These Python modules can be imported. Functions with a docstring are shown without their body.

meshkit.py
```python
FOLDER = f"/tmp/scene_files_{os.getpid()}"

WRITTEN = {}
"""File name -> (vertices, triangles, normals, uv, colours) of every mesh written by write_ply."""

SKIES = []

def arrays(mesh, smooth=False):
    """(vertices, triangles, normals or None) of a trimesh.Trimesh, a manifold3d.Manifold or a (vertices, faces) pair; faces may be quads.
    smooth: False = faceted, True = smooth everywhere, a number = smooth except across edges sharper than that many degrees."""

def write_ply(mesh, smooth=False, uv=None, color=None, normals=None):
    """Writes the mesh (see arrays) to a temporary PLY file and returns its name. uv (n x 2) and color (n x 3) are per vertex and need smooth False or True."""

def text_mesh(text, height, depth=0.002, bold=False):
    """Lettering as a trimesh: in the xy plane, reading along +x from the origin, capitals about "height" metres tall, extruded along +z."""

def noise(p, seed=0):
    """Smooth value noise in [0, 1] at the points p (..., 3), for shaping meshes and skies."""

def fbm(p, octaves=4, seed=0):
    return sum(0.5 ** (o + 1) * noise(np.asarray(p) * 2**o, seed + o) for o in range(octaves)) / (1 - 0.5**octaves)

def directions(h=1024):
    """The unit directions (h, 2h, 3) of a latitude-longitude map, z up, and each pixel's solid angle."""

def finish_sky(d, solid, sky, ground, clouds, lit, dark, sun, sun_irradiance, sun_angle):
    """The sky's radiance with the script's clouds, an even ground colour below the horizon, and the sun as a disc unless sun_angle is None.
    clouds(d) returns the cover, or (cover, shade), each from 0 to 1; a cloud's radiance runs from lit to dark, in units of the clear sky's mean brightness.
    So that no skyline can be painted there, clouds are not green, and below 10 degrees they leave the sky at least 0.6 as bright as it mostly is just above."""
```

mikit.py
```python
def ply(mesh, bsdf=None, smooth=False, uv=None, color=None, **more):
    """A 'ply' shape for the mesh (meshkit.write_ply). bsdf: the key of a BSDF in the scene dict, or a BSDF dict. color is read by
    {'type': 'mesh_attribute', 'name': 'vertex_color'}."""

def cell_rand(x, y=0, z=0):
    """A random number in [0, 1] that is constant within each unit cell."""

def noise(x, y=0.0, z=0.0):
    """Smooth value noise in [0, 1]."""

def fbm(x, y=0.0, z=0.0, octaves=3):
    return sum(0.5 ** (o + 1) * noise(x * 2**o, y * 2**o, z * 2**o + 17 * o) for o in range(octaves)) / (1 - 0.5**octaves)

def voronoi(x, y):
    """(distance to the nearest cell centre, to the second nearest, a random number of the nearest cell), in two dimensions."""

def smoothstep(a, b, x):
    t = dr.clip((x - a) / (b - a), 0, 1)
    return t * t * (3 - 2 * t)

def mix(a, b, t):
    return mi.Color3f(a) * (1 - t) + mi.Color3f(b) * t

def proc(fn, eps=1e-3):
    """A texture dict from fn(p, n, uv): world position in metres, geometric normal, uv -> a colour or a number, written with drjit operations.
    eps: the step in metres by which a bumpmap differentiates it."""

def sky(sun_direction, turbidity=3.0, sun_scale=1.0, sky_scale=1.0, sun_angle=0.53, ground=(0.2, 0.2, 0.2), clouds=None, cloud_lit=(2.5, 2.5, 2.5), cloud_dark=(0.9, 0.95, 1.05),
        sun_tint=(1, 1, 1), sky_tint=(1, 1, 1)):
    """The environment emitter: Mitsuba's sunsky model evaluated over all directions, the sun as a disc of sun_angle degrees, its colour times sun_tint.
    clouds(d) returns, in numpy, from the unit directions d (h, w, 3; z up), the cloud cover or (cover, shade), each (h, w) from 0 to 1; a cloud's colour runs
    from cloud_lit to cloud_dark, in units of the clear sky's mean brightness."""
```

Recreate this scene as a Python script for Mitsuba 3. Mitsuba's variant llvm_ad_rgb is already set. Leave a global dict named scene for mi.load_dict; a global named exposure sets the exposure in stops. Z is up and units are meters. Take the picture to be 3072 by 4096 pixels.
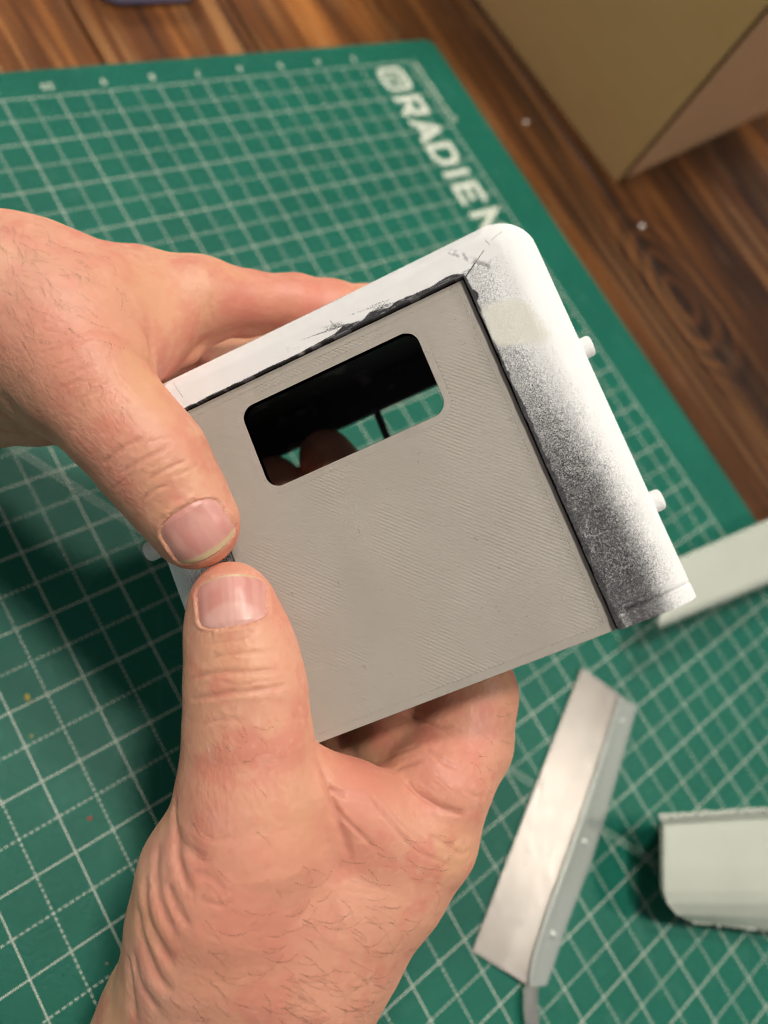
import math
import numpy as np
import trimesh
import drjit as dr
import mitsuba as mi
import mikit
import meshkit
from shapely.geometry import Polygon, LineString, Point, box as sbox
from shapely.ops import unary_union
from shapely import affinity

T = mi.ScalarTransform4f
rng = np.random.default_rng(7)
scene, labels = {}, {}
MM = 0.001

# ------------------------------------------------------------------ camera, lights, exposure (millimetres, scaled to metres)
EYE = np.array([-102.386, -297.022, 285.327])
FWD = np.array([0.49703604, 0.14942763, -0.85476696])
UP = np.array([0.37354995, 0.85226439, 0.36620465])
scene['camera'] = {
    'type': 'thinlens', 'fov': 54.4466, 'fov_axis': 'x', 'near_clip': 0.01, 'far_clip': 20.0,
    'aperture_radius': 0.0017, 'focus_distance': 0.179,
    'to_world': T().look_at(origin=(EYE * MM).tolist(), target=((EYE + FWD * 200) * MM).tolist(), up=UP.tolist())}
exposure = 0.24


def lamp(name, pos, aim, radius, power, tint):
    """A round ceiling lamp: an opal disc that shines down into the scene."""
    scene[name] = {'type': 'disk', 'to_world': T().look_at(origin=pos, target=aim, up=[0.1, 1, 0.05]).scale(radius),
                   'emitter': {'type': 'area', 'radiance': {'type': 'rgb', 'value': [power * t for t in tint]}}}


LAMP_AIM = [0.02, -0.27, 0.1]
lamp('ceiling_lamp', [0.07, -0.06, 1.60], LAMP_AIM, 0.10, 116.0, (1.0, 0.945, 0.86))
lamp('ceiling_lamp_001', [0.16, 0.50, 1.60], LAMP_AIM, 0.10, 84.0, (1.0, 0.945, 0.86))
lamp('ceiling_lamp_002', [0.82, -0.76, 1.60], LAMP_AIM, 0.12, 52.0, (1.0, 0.93, 0.83))
labels['ceiling_lamp'] = {'label': 'round opal ceiling lamp right above the cutting mat', 'category': 'lamp', 'group': 'ceiling lamps over the table'}
labels['ceiling_lamp_001'] = {'label': 'round opal ceiling lamp above the far edge of the mat', 'category': 'lamp', 'group': 'ceiling lamps over the table'}
labels['ceiling_lamp_002'] = {'label': 'round opal ceiling lamp out over the near right corner of the table', 'category': 'lamp', 'group': 'ceiling lamps over the table'}
scene['room_light'] = {'type': 'constant', 'radiance': {'type': 'rgb', 'value': [0.145, 0.145, 0.148]}}

# ------------------------------------------------------------------ helpers


def P(*a):
    return np.array(a, float)


def unit(v):
    v = np.asarray(v, float)
    return v / np.linalg.norm(v)


def put(key, mesh, bsdf, smooth=False, color=None, label=None, category=None, group=None, kind=None):
    """One entry of the scene from a mesh in millimetres."""
    if not isinstance(mesh, trimesh.Trimesh):
        mesh = trimesh.Trimesh(np.asarray(mesh[0], float), np.asarray(mesh[1]), process=False)
    m = trimesh.Trimesh(mesh.vertices * MM, mesh.faces, process=False)
    scene[key] = mikit.ply(m, bsdf, smooth=smooth, color=color)
    say(key, label, category, group, kind)


def say(key, label=None, category=None, group=None, kind=None):
    d = {k: v for k, v in dict(label=label, category=category, group=group, kind=kind).items() if v}
    if d:
        labels[key] = d


def num(base, i):
    return base if i == 0 else f'{base}_{i:03d}'


def rounded_box(sx, sy, sz, r, n=3):
    """Box with rounded edges, centred."""
    b = trimesh.creation.icosphere(subdivisions=n, radius=r)
    pts = np.vstack([b.vertices + [dx * (sx / 2 - r), dy * (sy / 2 - r), dz * (sz / 2 - r)] for dx in (-1, 1) for dy in (-1, 1) for dz in (-1, 1)])
    return trimesh.convex.convex_hull(pts)


def grid_faces(n, m, flip=False):
    i, j = np.meshgrid(np.arange(n - 1), np.arange(m - 1), indexing='ij')
    a = (i * m + j).ravel()
    q = np.stack([a, a + m, a + m + 1, a + 1], 1)
    if flip:
        q = q[:, ::-1]
    return np.vstack([q[:, [0, 1, 2]], q[:, [0, 2, 3]]])


def tube_mesh(points, radii, sides=4):
    p = np.asarray(points, float)
    t = np.gradient(p, axis=0)
    t /= np.linalg.norm(t, axis=1, keepdims=True) + 1e-12
    a = np.cross(t, [0.31, 0.22, 0.93])
    a /= np.linalg.norm(a, axis=1, keepdims=True) + 1e-12
    b = np.cross(t, a)
    g = np.arange(sides + 1) * 2 * np.pi / sides
    v = p[:, None] + np.asarray(radii)[:, None, None] * (np.cos(g)[None, :, None] * a[:, None] + np.sin(g)[None, :, None] * b[:, None])
    return v.reshape(-1, 3), grid_faces(len(p), sides + 1)


def bumped(bsdf, fn, height, eps=5e-5):
    return {'type': 'bumpmap', 'arbitrary': mikit.proc(fn, eps=eps), 'scale': height, 'bsdf': bsdf}


def rgb(*v):
    return {'type': 'rgb', 'value': list(v)}


noise, fbm, smoothstep, mix = mikit.noise, mikit.fbm, mikit.smoothstep, mikit.mix

# ------------------------------------------------------------------ the wooden table
def wood_coords(p):
    along = p.y
    across = p.x + 0.014 * (noise(p.x * 9, p.y * 5, 3.0) - 0.5) + 0.004 * (noise(p.x * 40, p.y * 14, 5.0) - 0.5)
    board = dr.floor((p.x - 0.057) / 0.0915 + 100)
    return across, along, board


def wood_colour(p, n, uv):
    x, y, b = wood_coords(p)
    off = mikit.cell_rand(b, 1, 2) * 9
    broad = noise(x * 46 + off, y * 3.2 + off, 1.0)
    streak = fbm(x * 115 + off, y * 9 + off, 2.0, octaves=4)
    fine = noise(x * 700, y * 22, 4.0)
    kd = dr.sqrt(dr.square((x - 0.335) * 1.0) + dr.square((y + 0.205) * 0.55))
    rings = 0.5 + 0.5 * dr.sin(kd * 620 + 5 * noise(x * 50, y * 30, 8.0))
    knot = smoothstep(0.05, 0.012, kd)
    v = 0.36 * broad + 0.46 * streak + 0.18 * fine
    v = v * (1 - 0.55 * knot) + 0.55 * knot * rings * 0.75
    c = mix((0.027, 0.012, 0.006), (0.088, 0.035, 0.0115), smoothstep(0.30, 0.60, v))
    c = mix(c, (0.20, 0.086, 0.026), smoothstep(0.54, 0.76, v))
    line = smoothstep(0.62, 0.74, noise(x * 420 + off, y * 4.5, 6.0)) * smoothstep(0.4, 0.7, noise(x * 30, y * 6 + off, 3.0))
    c = mix(c, (0.29, 0.165, 0.075), 0.5 * line)
    blot = fbm(p.x * 16 + off, p.y * 11, 21.0, octaves=3)
    tone = (0.62 + 0.5 * mikit.cell_rand(b, 7, 1) + dr.select(b < 101.5, 0.75, 0.0)) * (0.6 + 0.8 * blot)
    scuff = smoothstep(0.66, 0.8, fbm(p.x * 60, p.y * 16, 12.0, octaves=3))
    return mix(c * tone * mi.Color3f(1.14, 1.0, 0.84), (0.24, 0.145, 0.075), 0.16 * scuff)


def wood_relief(p, n, uv):
    x, y, b = wood_coords(p)
    return fbm(x * 160, y * 7, 2.0, octaves=3) + 0.3 * noise(x * 700, y * 22, 4.0)


scene['wood_bsdf'] = bumped({'type': 'principled', 'base_color': mikit.proc(wood_colour), 'roughness': 0.36, 'specular': 0.36}, wood_relief, 0.0006, eps=2e-4)
TABLE_Z = -3.0
plank_edges = [57 + 91.5 * (i - 10) for i in range(25)]
for i in range(len(plank_edges) - 1):
    a, b = plank_edges[i], plank_edges[i + 1]
    w = b - a - 1.2
    prof = Polygon([(0, 0), (w, 0), (w, 21.4), (w - .2, 21.8), (w - .6, 22), (.6, 22), (.2, 21.8), (0, 21.4)])
    m = trimesh.creation.extrude_polygon(prof, 1500.0, engine='earcut')
    v = m.vertices.copy()
    y = v[:, 2] - 900.0
    v = np.stack([a + 0.6 + v[:, 0], y, TABLE_Z - 22 + v[:, 1] - rng.uniform(0, .5)], 1)
    put(num('wooden_table__plank', i), (v, m.faces[:, ::-1]), 'wood_bsdf')
for i, yb in enumerate((-760., 480.)):
    m = trimesh.creation.box((2150, 80, 24))
    m.apply_translation((200, yb, TABLE_Z - 22.6 - 12))
    put(num('wooden_table__crossbar', i), m, 'wood_bsdf')
say('wooden_table', 'dark brown table of stained wooden planks under the green cutting mat', 'table')

# ------------------------------------------------------------------ the cutting mat (half inch grid)
CELL = 0.0127
DIAGS = [(50.4e-3, -365.3e-3, 29.4), (-60.8e-3, -164.1e-3, 29.4)]


def mat_print(p):
    u, v = p.x / CELL, -p.y / CELL
    iu, iv = dr.floor(u + 0.5), dr.floor(v + 0.5)
    du, dv = dr.abs(u - iu) * CELL, dr.abs(v - iv) * CELL
    dash = CELL / 6.5

    def on(d, i, run):
        even = dr.abs(i * 0.5 - dr.floor(i * 0.5 + 0.25)) < 0.2
        gap = dr.abs(run / dash - dr.floor(run / dash) - 0.5) < 0.30
        wide = dr.select(even, 0.00019, 0.00021)
        return smoothstep(wide + 0.00004, wide - 0.00004, d) * dr.select(even | gap, 1.0, 0.0)

    inside = (u < 19.02) & (v > -0.02)
    ink = dr.maximum(on(du, iu, v * CELL), on(dv, iv, u * CELL))
    for cx, cy, ang in DIAGS:
        s, c = math.sin(math.radians(ang)), math.cos(math.radians(ang))
        d = dr.abs((p.x - cx) * c + (p.y - cy) * s)
        ink = dr.maximum(ink, smoothstep(0.00019, 0.00013, d) * 0.85)
    ink = dr.select(inside, ink, 0.0)
    edge = smoothstep(0.0003, 0.00024, dr.abs(p.x - 19 * CELL)) * dr.select(v > -0.02, 1.0, 0.0)
    return dr.maximum(ink, edge)


def mat_colour(p, n, uv):
    wear = fbm(p.x * 35, p.y * 35, 1.0, octaves=4)
    base = mix((0.003, 0.106, 0.070), (0.007, 0.138, 0.091), wear)
    dust = smoothstep(0.62, 0.85, fbm(p.x * 130, p.y * 90, 6.0, octaves=4))
    base = mix(base, (0.08, 0.22, 0.165), 0.13 * dust)
    scr = smoothstep(0.487, 0.5, noise(p.x * 60 + p.y * 45, p.y * 6 - p.x * 4, 2.0)) * smoothstep(0.513, 0.5, noise(p.x * 60 + p.y * 45, p.y * 6 - p.x * 4, 2.0))
    base = mix(base, (0.006, 0.085, 0.06), 0.35 * scr * smoothstep(0.5, 0.7, noise(p.x * 40, p.y * 40, 9.0)))
    for k, (f, ang) in enumerate(((31.0, 0.5), (23.0, 1.9), (37.0, 2.7))):
        ca, sa = math.cos(ang), math.sin(ang)
        across, along = p.x * ca + p.y * sa, p.y * ca - p.x * sa
        cell = dr.floor(across * f)
        at = mikit.cell_rand(cell, k, 1)
        start = mikit.cell_rand(cell, k, 2) * 0.9 - 0.6
        cut = smoothstep(0.00022, 0.00008, dr.abs(across * f - cell - at) / f) * smoothstep(0.0, 0.01, along - start) * smoothstep(0.12, 0.09, along - start)
        base = mix(base, (0.045, 0.20, 0.15), 0.5 * cut)
    ink = mat_print(p) * (0.86 + 0.14 * noise(p.x * 900, p.y * 900, 1.0))
    return mix(base, (0.66, 0.68, 0.59), ink)


scene['mat_bsdf'] = bumped({'type': 'principled', 'base_color': mikit.proc(mat_colour), 'roughness': 0.5, 'specular': 0.27},
                           lambda p, n, uv: noise(p.x * 2600, p.y * 2600, 1.0) + 0.6 * noise(p.x * 1100, p.y * 1100, 3.0), 0.00006, eps=1e-4)
mat_poly = sbox(-640, -600, 270.5, 16.0).buffer(-7).buffer(7)
m = trimesh.creation.extrude_polygon(mat_poly, 2.4, engine='earcut')
m.apply_translation((0, 0, -2.4))
put('cutting_mat', m, 'mat_bsdf', label='green self-healing cutting mat with white inch grid lines under the hands', category='cutting mat')

scene['ink_bsdf'] = {'type': 'principled', 'base_color': rgb(0.66, 0.69, 0.58), 'roughness': 0.6, 'specular': 0.3}


def flat_text(polys, z=0.02, h=0.05):
    out = []
    for g in polys:
        for q in getattr(g, 'geoms', [g]):
            if q.area > 1e-4:
                out.append(trimesh.creation.extrude_polygon(q, h, engine='earcut'))
    m = trimesh.util.concatenate(out)
    m.apply_translation((0, 0, z))
    return m


def strokes(lines, w, join=2):
    return unary_union([LineString(l).buffer(w / 2, cap_style=2, join_style=join) for l in lines])


def letter(ch, W=15.0, H=20.0, w=3.7):
    h = w / 2
    if ch == 'R':
        return strokes([[(h, 0), (h, H - h), (W - h - 1, H - h), (W - h - 1, H * .42), (h, H * .42)], [(W * .45, H * .42), (W - h, 0)]], w, 1)
    if ch == 'A':
        return strokes([[(h * .6, 0), (W / 2, H - h), (W - h * .6, 0)], [(W * .25, H * .30), (W * .75, H * .30)]], w, 2).intersection(sbox(-2, 0, W + 2, H))
    if ch == 'D':
        return strokes([[(h, h), (h, H - h), (W * .62, H - h), (W - h, H * .70), (W - h, H * .30), (W * .62, h), (h, h), (h, h + 1)]], w, 2)
    if ch == 'I':
        return strokes([[(h, 0), (h, H)]], w)
    if ch == 'E':
        return strokes([[(W - 1, h), (h, h), (h, H - h), (W - 1, H - h)], [(h, H / 2), (W * .8, H / 2)]], w, 2)
    if ch == 'N':
        return strokes([[(h, 0), (h, H - h * .4), (W - h, h * .4), (W - h, H)]], w, 2)
    if ch == 'T':
        return strokes([[(0, H - h), (W, H - h)], [(W / 2, 0), (W / 2, H)]], w)


def place_text(poly, y_top, x_base):
    """Letters that read towards -y with their tops towards +x."""
    return affinity.affine_transform(poly, [0, 1, -1, 0, x_base, y_top])


XB = 212.3
put('cutting_mat__lettering', flat_text([place_text(letter(ch, W), y, XB) for ch, y, W in
    [('R', -25.3, 15.5), ('A', -43.0, 16.5), ('D', -61.5, 16.0), ('I', -82.0, 4.2), ('E', -91.3, 15.5), ('N', -111.5, 15.5), ('T', -130.0, 15.5)]]), 'ink_bsdf')
sq = Point(0, 0).buffer(0)
logo = sbox(0, 0, 17.5, 20).buffer(-5).buffer(5)
logo = logo.difference(sbox(2.9, 2.9, 14.6, 17.1).buffer(-2.5).buffer(2.5))
logo = unary_union([logo, strokes([[(11.8, 6.0), (5.9, 6.0), (5.9, 14.4), (11.8, 14.4), (11.8, 10.2), (8.9, 10.2)]], 1.6)])
put('cutting_mat__emblem', flat_text([place_text(logo, -3.2, XB)]), 'ink_bsdf')
tick = []
for j in range(9):
    t = meshkit.text_mesh(str(j + 3), 3.6, 0.05, bold=True)
    t.apply_translation((-1.0, 0, 0.02))
    t.apply_transform(trimesh.transformations.rotation_matrix(math.pi, [0, 0, 1]))
    t.apply_translation((CELL * 1000 * (16 - 2 * j), 7.4, 0))
    tick.append(t)
put('cutting_mat__scale_number', trimesh.util.concatenate(tick), 'ink_bsdf', kind='stuff')
fine = []
y = 0.5
r2 = np.random.default_rng(3)
while y > -43:
    wdt = r2.uniform(.5, 1.0)
    if r2.random() > .14:
        fine.append(sbox(244.6, y - wdt, 244.6 + r2.choice([1.5, 2.1, 2.1]), y))
    y -= wdt + .35
fine.append(Point(246.5, -46).buffer(2.2).difference(Point(246.5, -46).buffer(1.5)))
put('cutting_mat__fine_print', flat_text(fine), 'ink_bsdf', kind='stuff')

# ------------------------------------------------------------------ frame of the held shell (x along the panel, y towards its roof, z out of the panel)
SO = P(-15.73690, -271.36513, 135.46286)
SW = np.array([[0.7733110873, 0.1107448994, -0.6242800089], [-0.1462402277, 0.9892328651, -0.0056652354], [0.6169309184, 0.0956758400, 0.7811801173]])


def L(x, y, z):
    return SO + SW @ np.array([x, y, z], float)


def Lv(v):
    return SO + np.asarray(v, float) @ SW.T


def local(p):
    """World metres to shell millimetres inside a material."""
    q = [p[i] * 1000 - SO[i] for i in range(3)]
    return [q[0] * SW[0, j] + q[1] * SW[1, j] + q[2] * SW[2, j] for j in range(3)]


PW, PH = 38.36, 43.57      # half size of the panel
RW, RT, ZF = 57.7, 54.0, -66.0   # outer half width, roof height, front of the cab
Z0 = 1.5

# ---- the grey rear panel
def panel_relief(p, n, uv):
    x, y, z = local(p)
    ex = dr.minimum(PW - dr.abs(x), PH - dr.abs(y))
    wx = dr.maximum(dr.abs(x) - 23.31, dr.maximum(y - 37.71, 16.45 - y))
    t2 = dr.minimum(ex, wx) / 0.8
    b2 = dr.sqrt(dr.maximum(1 - dr.square(2 * (t2 - dr.floor(t2)) - 1), 0))
    return (b2 - 1) * 0.35 * smoothstep(-0.02, 0.0, z) + 0.15 * noise(x * 5, y * 5, z * 5)


def panel_colour(p, n, uv):
    x, y, z = local(p)
    m = fbm(x * .09, y * .09, 1.0, octaves=3)
    c = mix((0.366, 0.332, 0.285), (0.402, 0.367, 0.318), m)
    speck = smoothstep(0.955, 0.975, noise(x * 1.3, y * 1.3, 5.0))
    scuff = smoothstep(5.5, 0.5, dr.abs(x + 6.5 + 0.1 * y)) * smoothstep(0.62, 0.9, noise(x * 4, y * 4, 2.0)) * smoothstep(-20, 2, y)
    return mix(mix(c, (0.13, 0.12, 0.11), 0.35 * speck), (0.62, 0.6, 0.56), 0.2 * scuff)


scene['panel_bsdf'] = bumped({'type': 'principled', 'base_color': mikit.proc(panel_colour), 'roughness': 0.5, 'specular': 0.4}, panel_relief, 0.0001, eps=4e-5)
win = sbox(-23.31, 16.45, 23.31, 37.71).buffer(-3.4).buffer(3.4, 12)
outl = sbox(-PW, -PH, PW, PH - .2)
BAND = 2.0


def loop_wall(poly_lo, zlo, poly_hi, zhi, out=True):
    """Wall between two loops with matched resampling."""
    n = 220
    lo = np.array([poly_lo.interpolate(t, normalized=True).coords[0] for t in np.linspace(0, 1, n, endpoint=False)])
    hi = np.array([poly_hi.interpolate(poly_hi.project(Point(q)))
                   .coords[0] for q in lo])
    v = np.vstack([np.c_[lo, np.full(n, zlo)], np.c_[hi, np.full(n, zhi)]])
    i = np.arange(n)
    j = (i + 1) % n
    f = np.vstack([np.stack([i, j, n + j], 1), np.stack([i, n + j, n + i], 1)])
    return trimesh.Trimesh(v, f if out else f[:, ::-1], process=False)


def slab_with_hole(outer, hole, z_top, thick, cham):
    top = trimesh.creation.triangulate_polygon(outer.buffer(-cham, join_style=2).difference(hole.buffer(cham)), engine='earcut')
    tv = np.c_[top[0], np.full(len(top[0]), z_top)]
    bt = trimesh.creation.triangulate_polygon(outer.difference(hole), engine='earcut')
    bv = np.c_[bt[0], np.full(len(bt[0]), z_top - thick)]
    parts = [trimesh.Trimesh(tv, top[1], process=False), trimesh.Trimesh(bv, bt[1][:, ::-1], process=False)]
    o, h = outer.exterior, hole.exterior
    o2, h2 = outer.buffer(-cham, join_style=2).exterior, hole.buffer(cham).exterior
    parts += [loop_wall(o, z_top - cham, o2, z_top), loop_wall(o, z_top - thick, o, z_top - cham),
              loop_wall(h, z_top - cham, h2, z_top, False), loop_wall(h, z_top - thick, h, z_top - cham, False)]
    return trimesh.util.concatenate(parts)


inner_edge = outl.buffer(-BAND, join_style=2)
window_band = win.buffer(BAND)
frame_out = slab_with_hole(outl, inner_edge.buffer(-.4).buffer(.4), 0.0, .6, 0.06)
frame_win = slab_with_hole(window_band.buffer(0), win, 0.0, .6, 0.09)
core = slab_with_hole(outl.buffer(-.02), win.buffer(.02), -0.3, 1.9, 0.05)
# printed infill: beads laid side by side at 45 degrees between the two outlines, every bead a ridge of its own height
PITCH, CA, SA = 0.80, 0.70, 0.714
across = np.arange(-64, 64, PITCH / 8)
along = np.arange(-64, 64, 0.55)
A_, S_ = np.meshgrid(across, along, indexing='ij')
gx, gy = A_ * CA + S_ * SA, A_ * SA - S_ * CA
f_ = A_ / PITCH - np.floor(A_ / PITCH)
k_id = np.floor(A_ / PITCH)
bead = np.sqrt(np.maximum(1 - (2 * f_ - 1) ** 2, 0))
sm = lambda a, b, x: np.clip((x - a) / (b - a), 0, 1) ** 2 * (3 - 2 * np.clip((x - a) / (b - a), 0, 1))
gapv = sm(.40, .68, meshkit.fbm(np.stack([gx * .09 + 7, gy * .09, gx * 0 + 3.], -1), 3, 2))
rb = meshkit.noise(np.stack([k_id * 1.7, S_ * .12, k_id * 0 + 1.], -1), 3)
nick = meshkit.noise(np.stack([k_id * 3.1, S_ * 1.6, k_id * 0 + 5.], -1), 4)
gz = -.012 - (1 - bead) * (.026 + .060 * gapv * (.4 + .6 * rb) * (.6 + .6 * nick)) + .010 * (rb - .5)
from shapely import contains_xy
region = inner_edge.difference(window_band).buffer(.75)
na, ns_ = A_.shape
cx_, cy_ = (gx[:-1, :-1] + gx[1:, 1:]) / 2, (gy[:-1, :-1] + gy[1:, 1:]) / 2
keep = contains_xy(region, cx_.ravel(), cy_.ravel())
fi = np.arange(na * ns_).reshape(na, ns_)
qa = np.stack([fi[:-1, :-1].ravel(), fi[1:, :-1].ravel(), fi[1:, 1:].ravel(), fi[:-1, 1:].ravel()], 1)[keep]
infill = trimesh.Trimesh(np.stack([gx.ravel(), gy.ravel(), gz.ravel()], 1), np.vstack([qa[:, [0, 2, 1]], qa[:, [0, 3, 2]]]), process=False)
infill.remove_unreferenced_vertices()
if infill.face_normals[:, 2].mean() < 0:
    infill.invert()
m = trimesh.util.concatenate([core, frame_out, frame_win, infill])
put('vehicle_cab__rear_panel', (Lv(m.vertices), m.faces), 'panel_bsdf', label='warm grey printed panel with a rounded window opening')

# ---- the sprayed cab shell: rim round the panel, roof, sides
def paint(p, n, uv):
    x, y, z = local(p)
    ax = dr.abs(x)
    g1 = noise(x * 5.0, y * 5.0, z * 5.0)
    g2 = noise(x * 10.5 + 9, y * 10.5, z * 10.5)
    g = 0.55 * g1 + 0.45 * g2
    big = fbm(x * .22, y * .22, z * .22, octaves=3)
    # side rims: overspray thins out towards the opening, most of all low down
    low = smoothstep(34, -30, y)
    xe = 44.5 + 6.0 * low + 3.0 * (big - 0.5)
    cov = smoothstep(xe - 5.5, xe + 6.5, ax)
    floor = 0.12 + 0.36 * smoothstep(-22, 26, y) + 0.12 * smoothstep(28, 42, y)
    cov = floor + (1 - floor) * cov
    inner_line = smoothstep(39.4, 40.3, ax) * smoothstep(42.6, 41.2, ax) * 0.42 * smoothstep(0.2, 0.9, noise(y * .55, x * .5, 1.0)) * (0.4 + 0.6 * g1)
    cov = dr.maximum(cov, inner_line * low)
    on_side = (ax > 38.6) & (z > -14) & (y < 44.5)
    top = 1.25
    streak = smoothstep(0.40, 0.80, noise(x * .16 + 3, y * 2.2 + x * .25, 4.0)) * smoothstep(49.2, 44.5, y) * smoothstep(-14, 2, x) * smoothstep(36, 14, x)
    top = top - 1.0 * streak
    scuff = smoothstep(51.6, 53.2, y) * smoothstep(-0.2, -1.6, z) * smoothstep(30, 8, x) * smoothstep(-7.5, -4.0, z)
    top = top - 0.85 * scuff * (0.5 + 0.5 * big)
    cov = dr.select(on_side, cov, top)
    corner = smoothstep(36, 47, ax) * smoothstep(38, 47, y)
    cov = dr.maximum(cov, 0.74 * corner)
    a = smoothstep(-0.5, 0.5, cov - 0.5 + (g - 0.5) * 1.15)
    a = dr.select(cov > 0.985, 1.0, a)
    # scratches near the corner
    for (x0, y0, x1, y1, w, d) in [(39.0, 43.1, 42.2, 45.1, .22, 1.0), (42.2, 45.1, 45.1, 46.9, .13, .9), (46.4, 49.2, 46.9, 47.6, .10, .6), (51., 49.6, 47.6, 48.4, .10, .5),
                                (-36.6, 51.5, -35.4, 46.5, .10, .5), (6.0, 47.8, 6.8, 44.9, .16, .5)]:
        dx, dy = x1 - x0, y1 - y0
        t = dr.clip(((x - x0) * dx + (y - y0) * dy) / (dx * dx + dy * dy), 0, 1)
        dist = dr.sqrt(dr.square(x - x0 - t * dx) + dr.square(y - y0 - t * dy))
        a = a * (1 - d * smoothstep(w, w * .5, dist))
    dx, dy = 6.4, -7.4
    t = dr.clip(((x - 38.2) * dx + (y - 50.4) * dy) / (dx * dx + dy * dy), 0, 1)
    dist = dr.sqrt(dr.square(x - 38.2 - t * dx) + dr.square(y - 50.4 - t * dy))
    a = a * (1 - 0.55 * smoothstep(1.1, 0.2, dist) * smoothstep(0.35, 0.7, noise(x * 1.3, y * 1.3, 2.0)))
    # bare torn edge along the opening
    eb = dr.maximum(y - PH, ax - PW - 0.2)
    rag = fbm(x * .55, y * .55, 7.0, octaves=4)
    wide = dr.select(y - PH > ax - PW, 0.25 + 1.35 * smoothstep(-4, 12, x) * smoothstep(40, 35, x) * (0.35 + 0.9 * noise(x * .45, 2.0, 3.0)) + 0.5 * (rag - .3), dr.select(x > 0, 0.28 + 1.7 * rag * (0.4 + 0.6 * low), 0.12))
    a = a * smoothstep(wide - 0.15, wide + 0.15, eb)
    plastic = mix((0.018, 0.018, 0.022), (0.05, 0.048, 0.05), g2)
    plastic = mix(plastic, (0.20, 0.20, 0.205), smoothstep(0.58, 0.8, noise(x * .7 + y * .3, y * 6, 5.0)) * dr.select(y > PH, 0.8, 0.25))
    white = mix((0.79, 0.785, 0.77), (0.84, 0.835, 0.82), big)
    c = mix(plastic, white, a)
    chip = dr.sqrt(dr.square((x - 39.0) / 1.25) + dr.square((y - 38.4) / 1.7)) + 0.4 * (rag - 0.5)
    c = mix(c, (0.03, 0.03, 0.032), smoothstep(1.0, 0.75, chip))
    # dab of beige filler on the right rim
    fx, fy = (x - 44.8) / 6.3, (y - 28.2 + 0.30 * (x - 45)) / 5.9
    fr = dr.sqrt(dr.sqrt(dr.square(dr.square(fx)) + dr.square(dr.square(fy)))) + 0.45 * (big - 0.5)
    fill = smoothstep(1.12, 0.72, fr + 0.35 * (g - 0.5)) * smoothstep(0.1, 0.5, eb)
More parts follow.
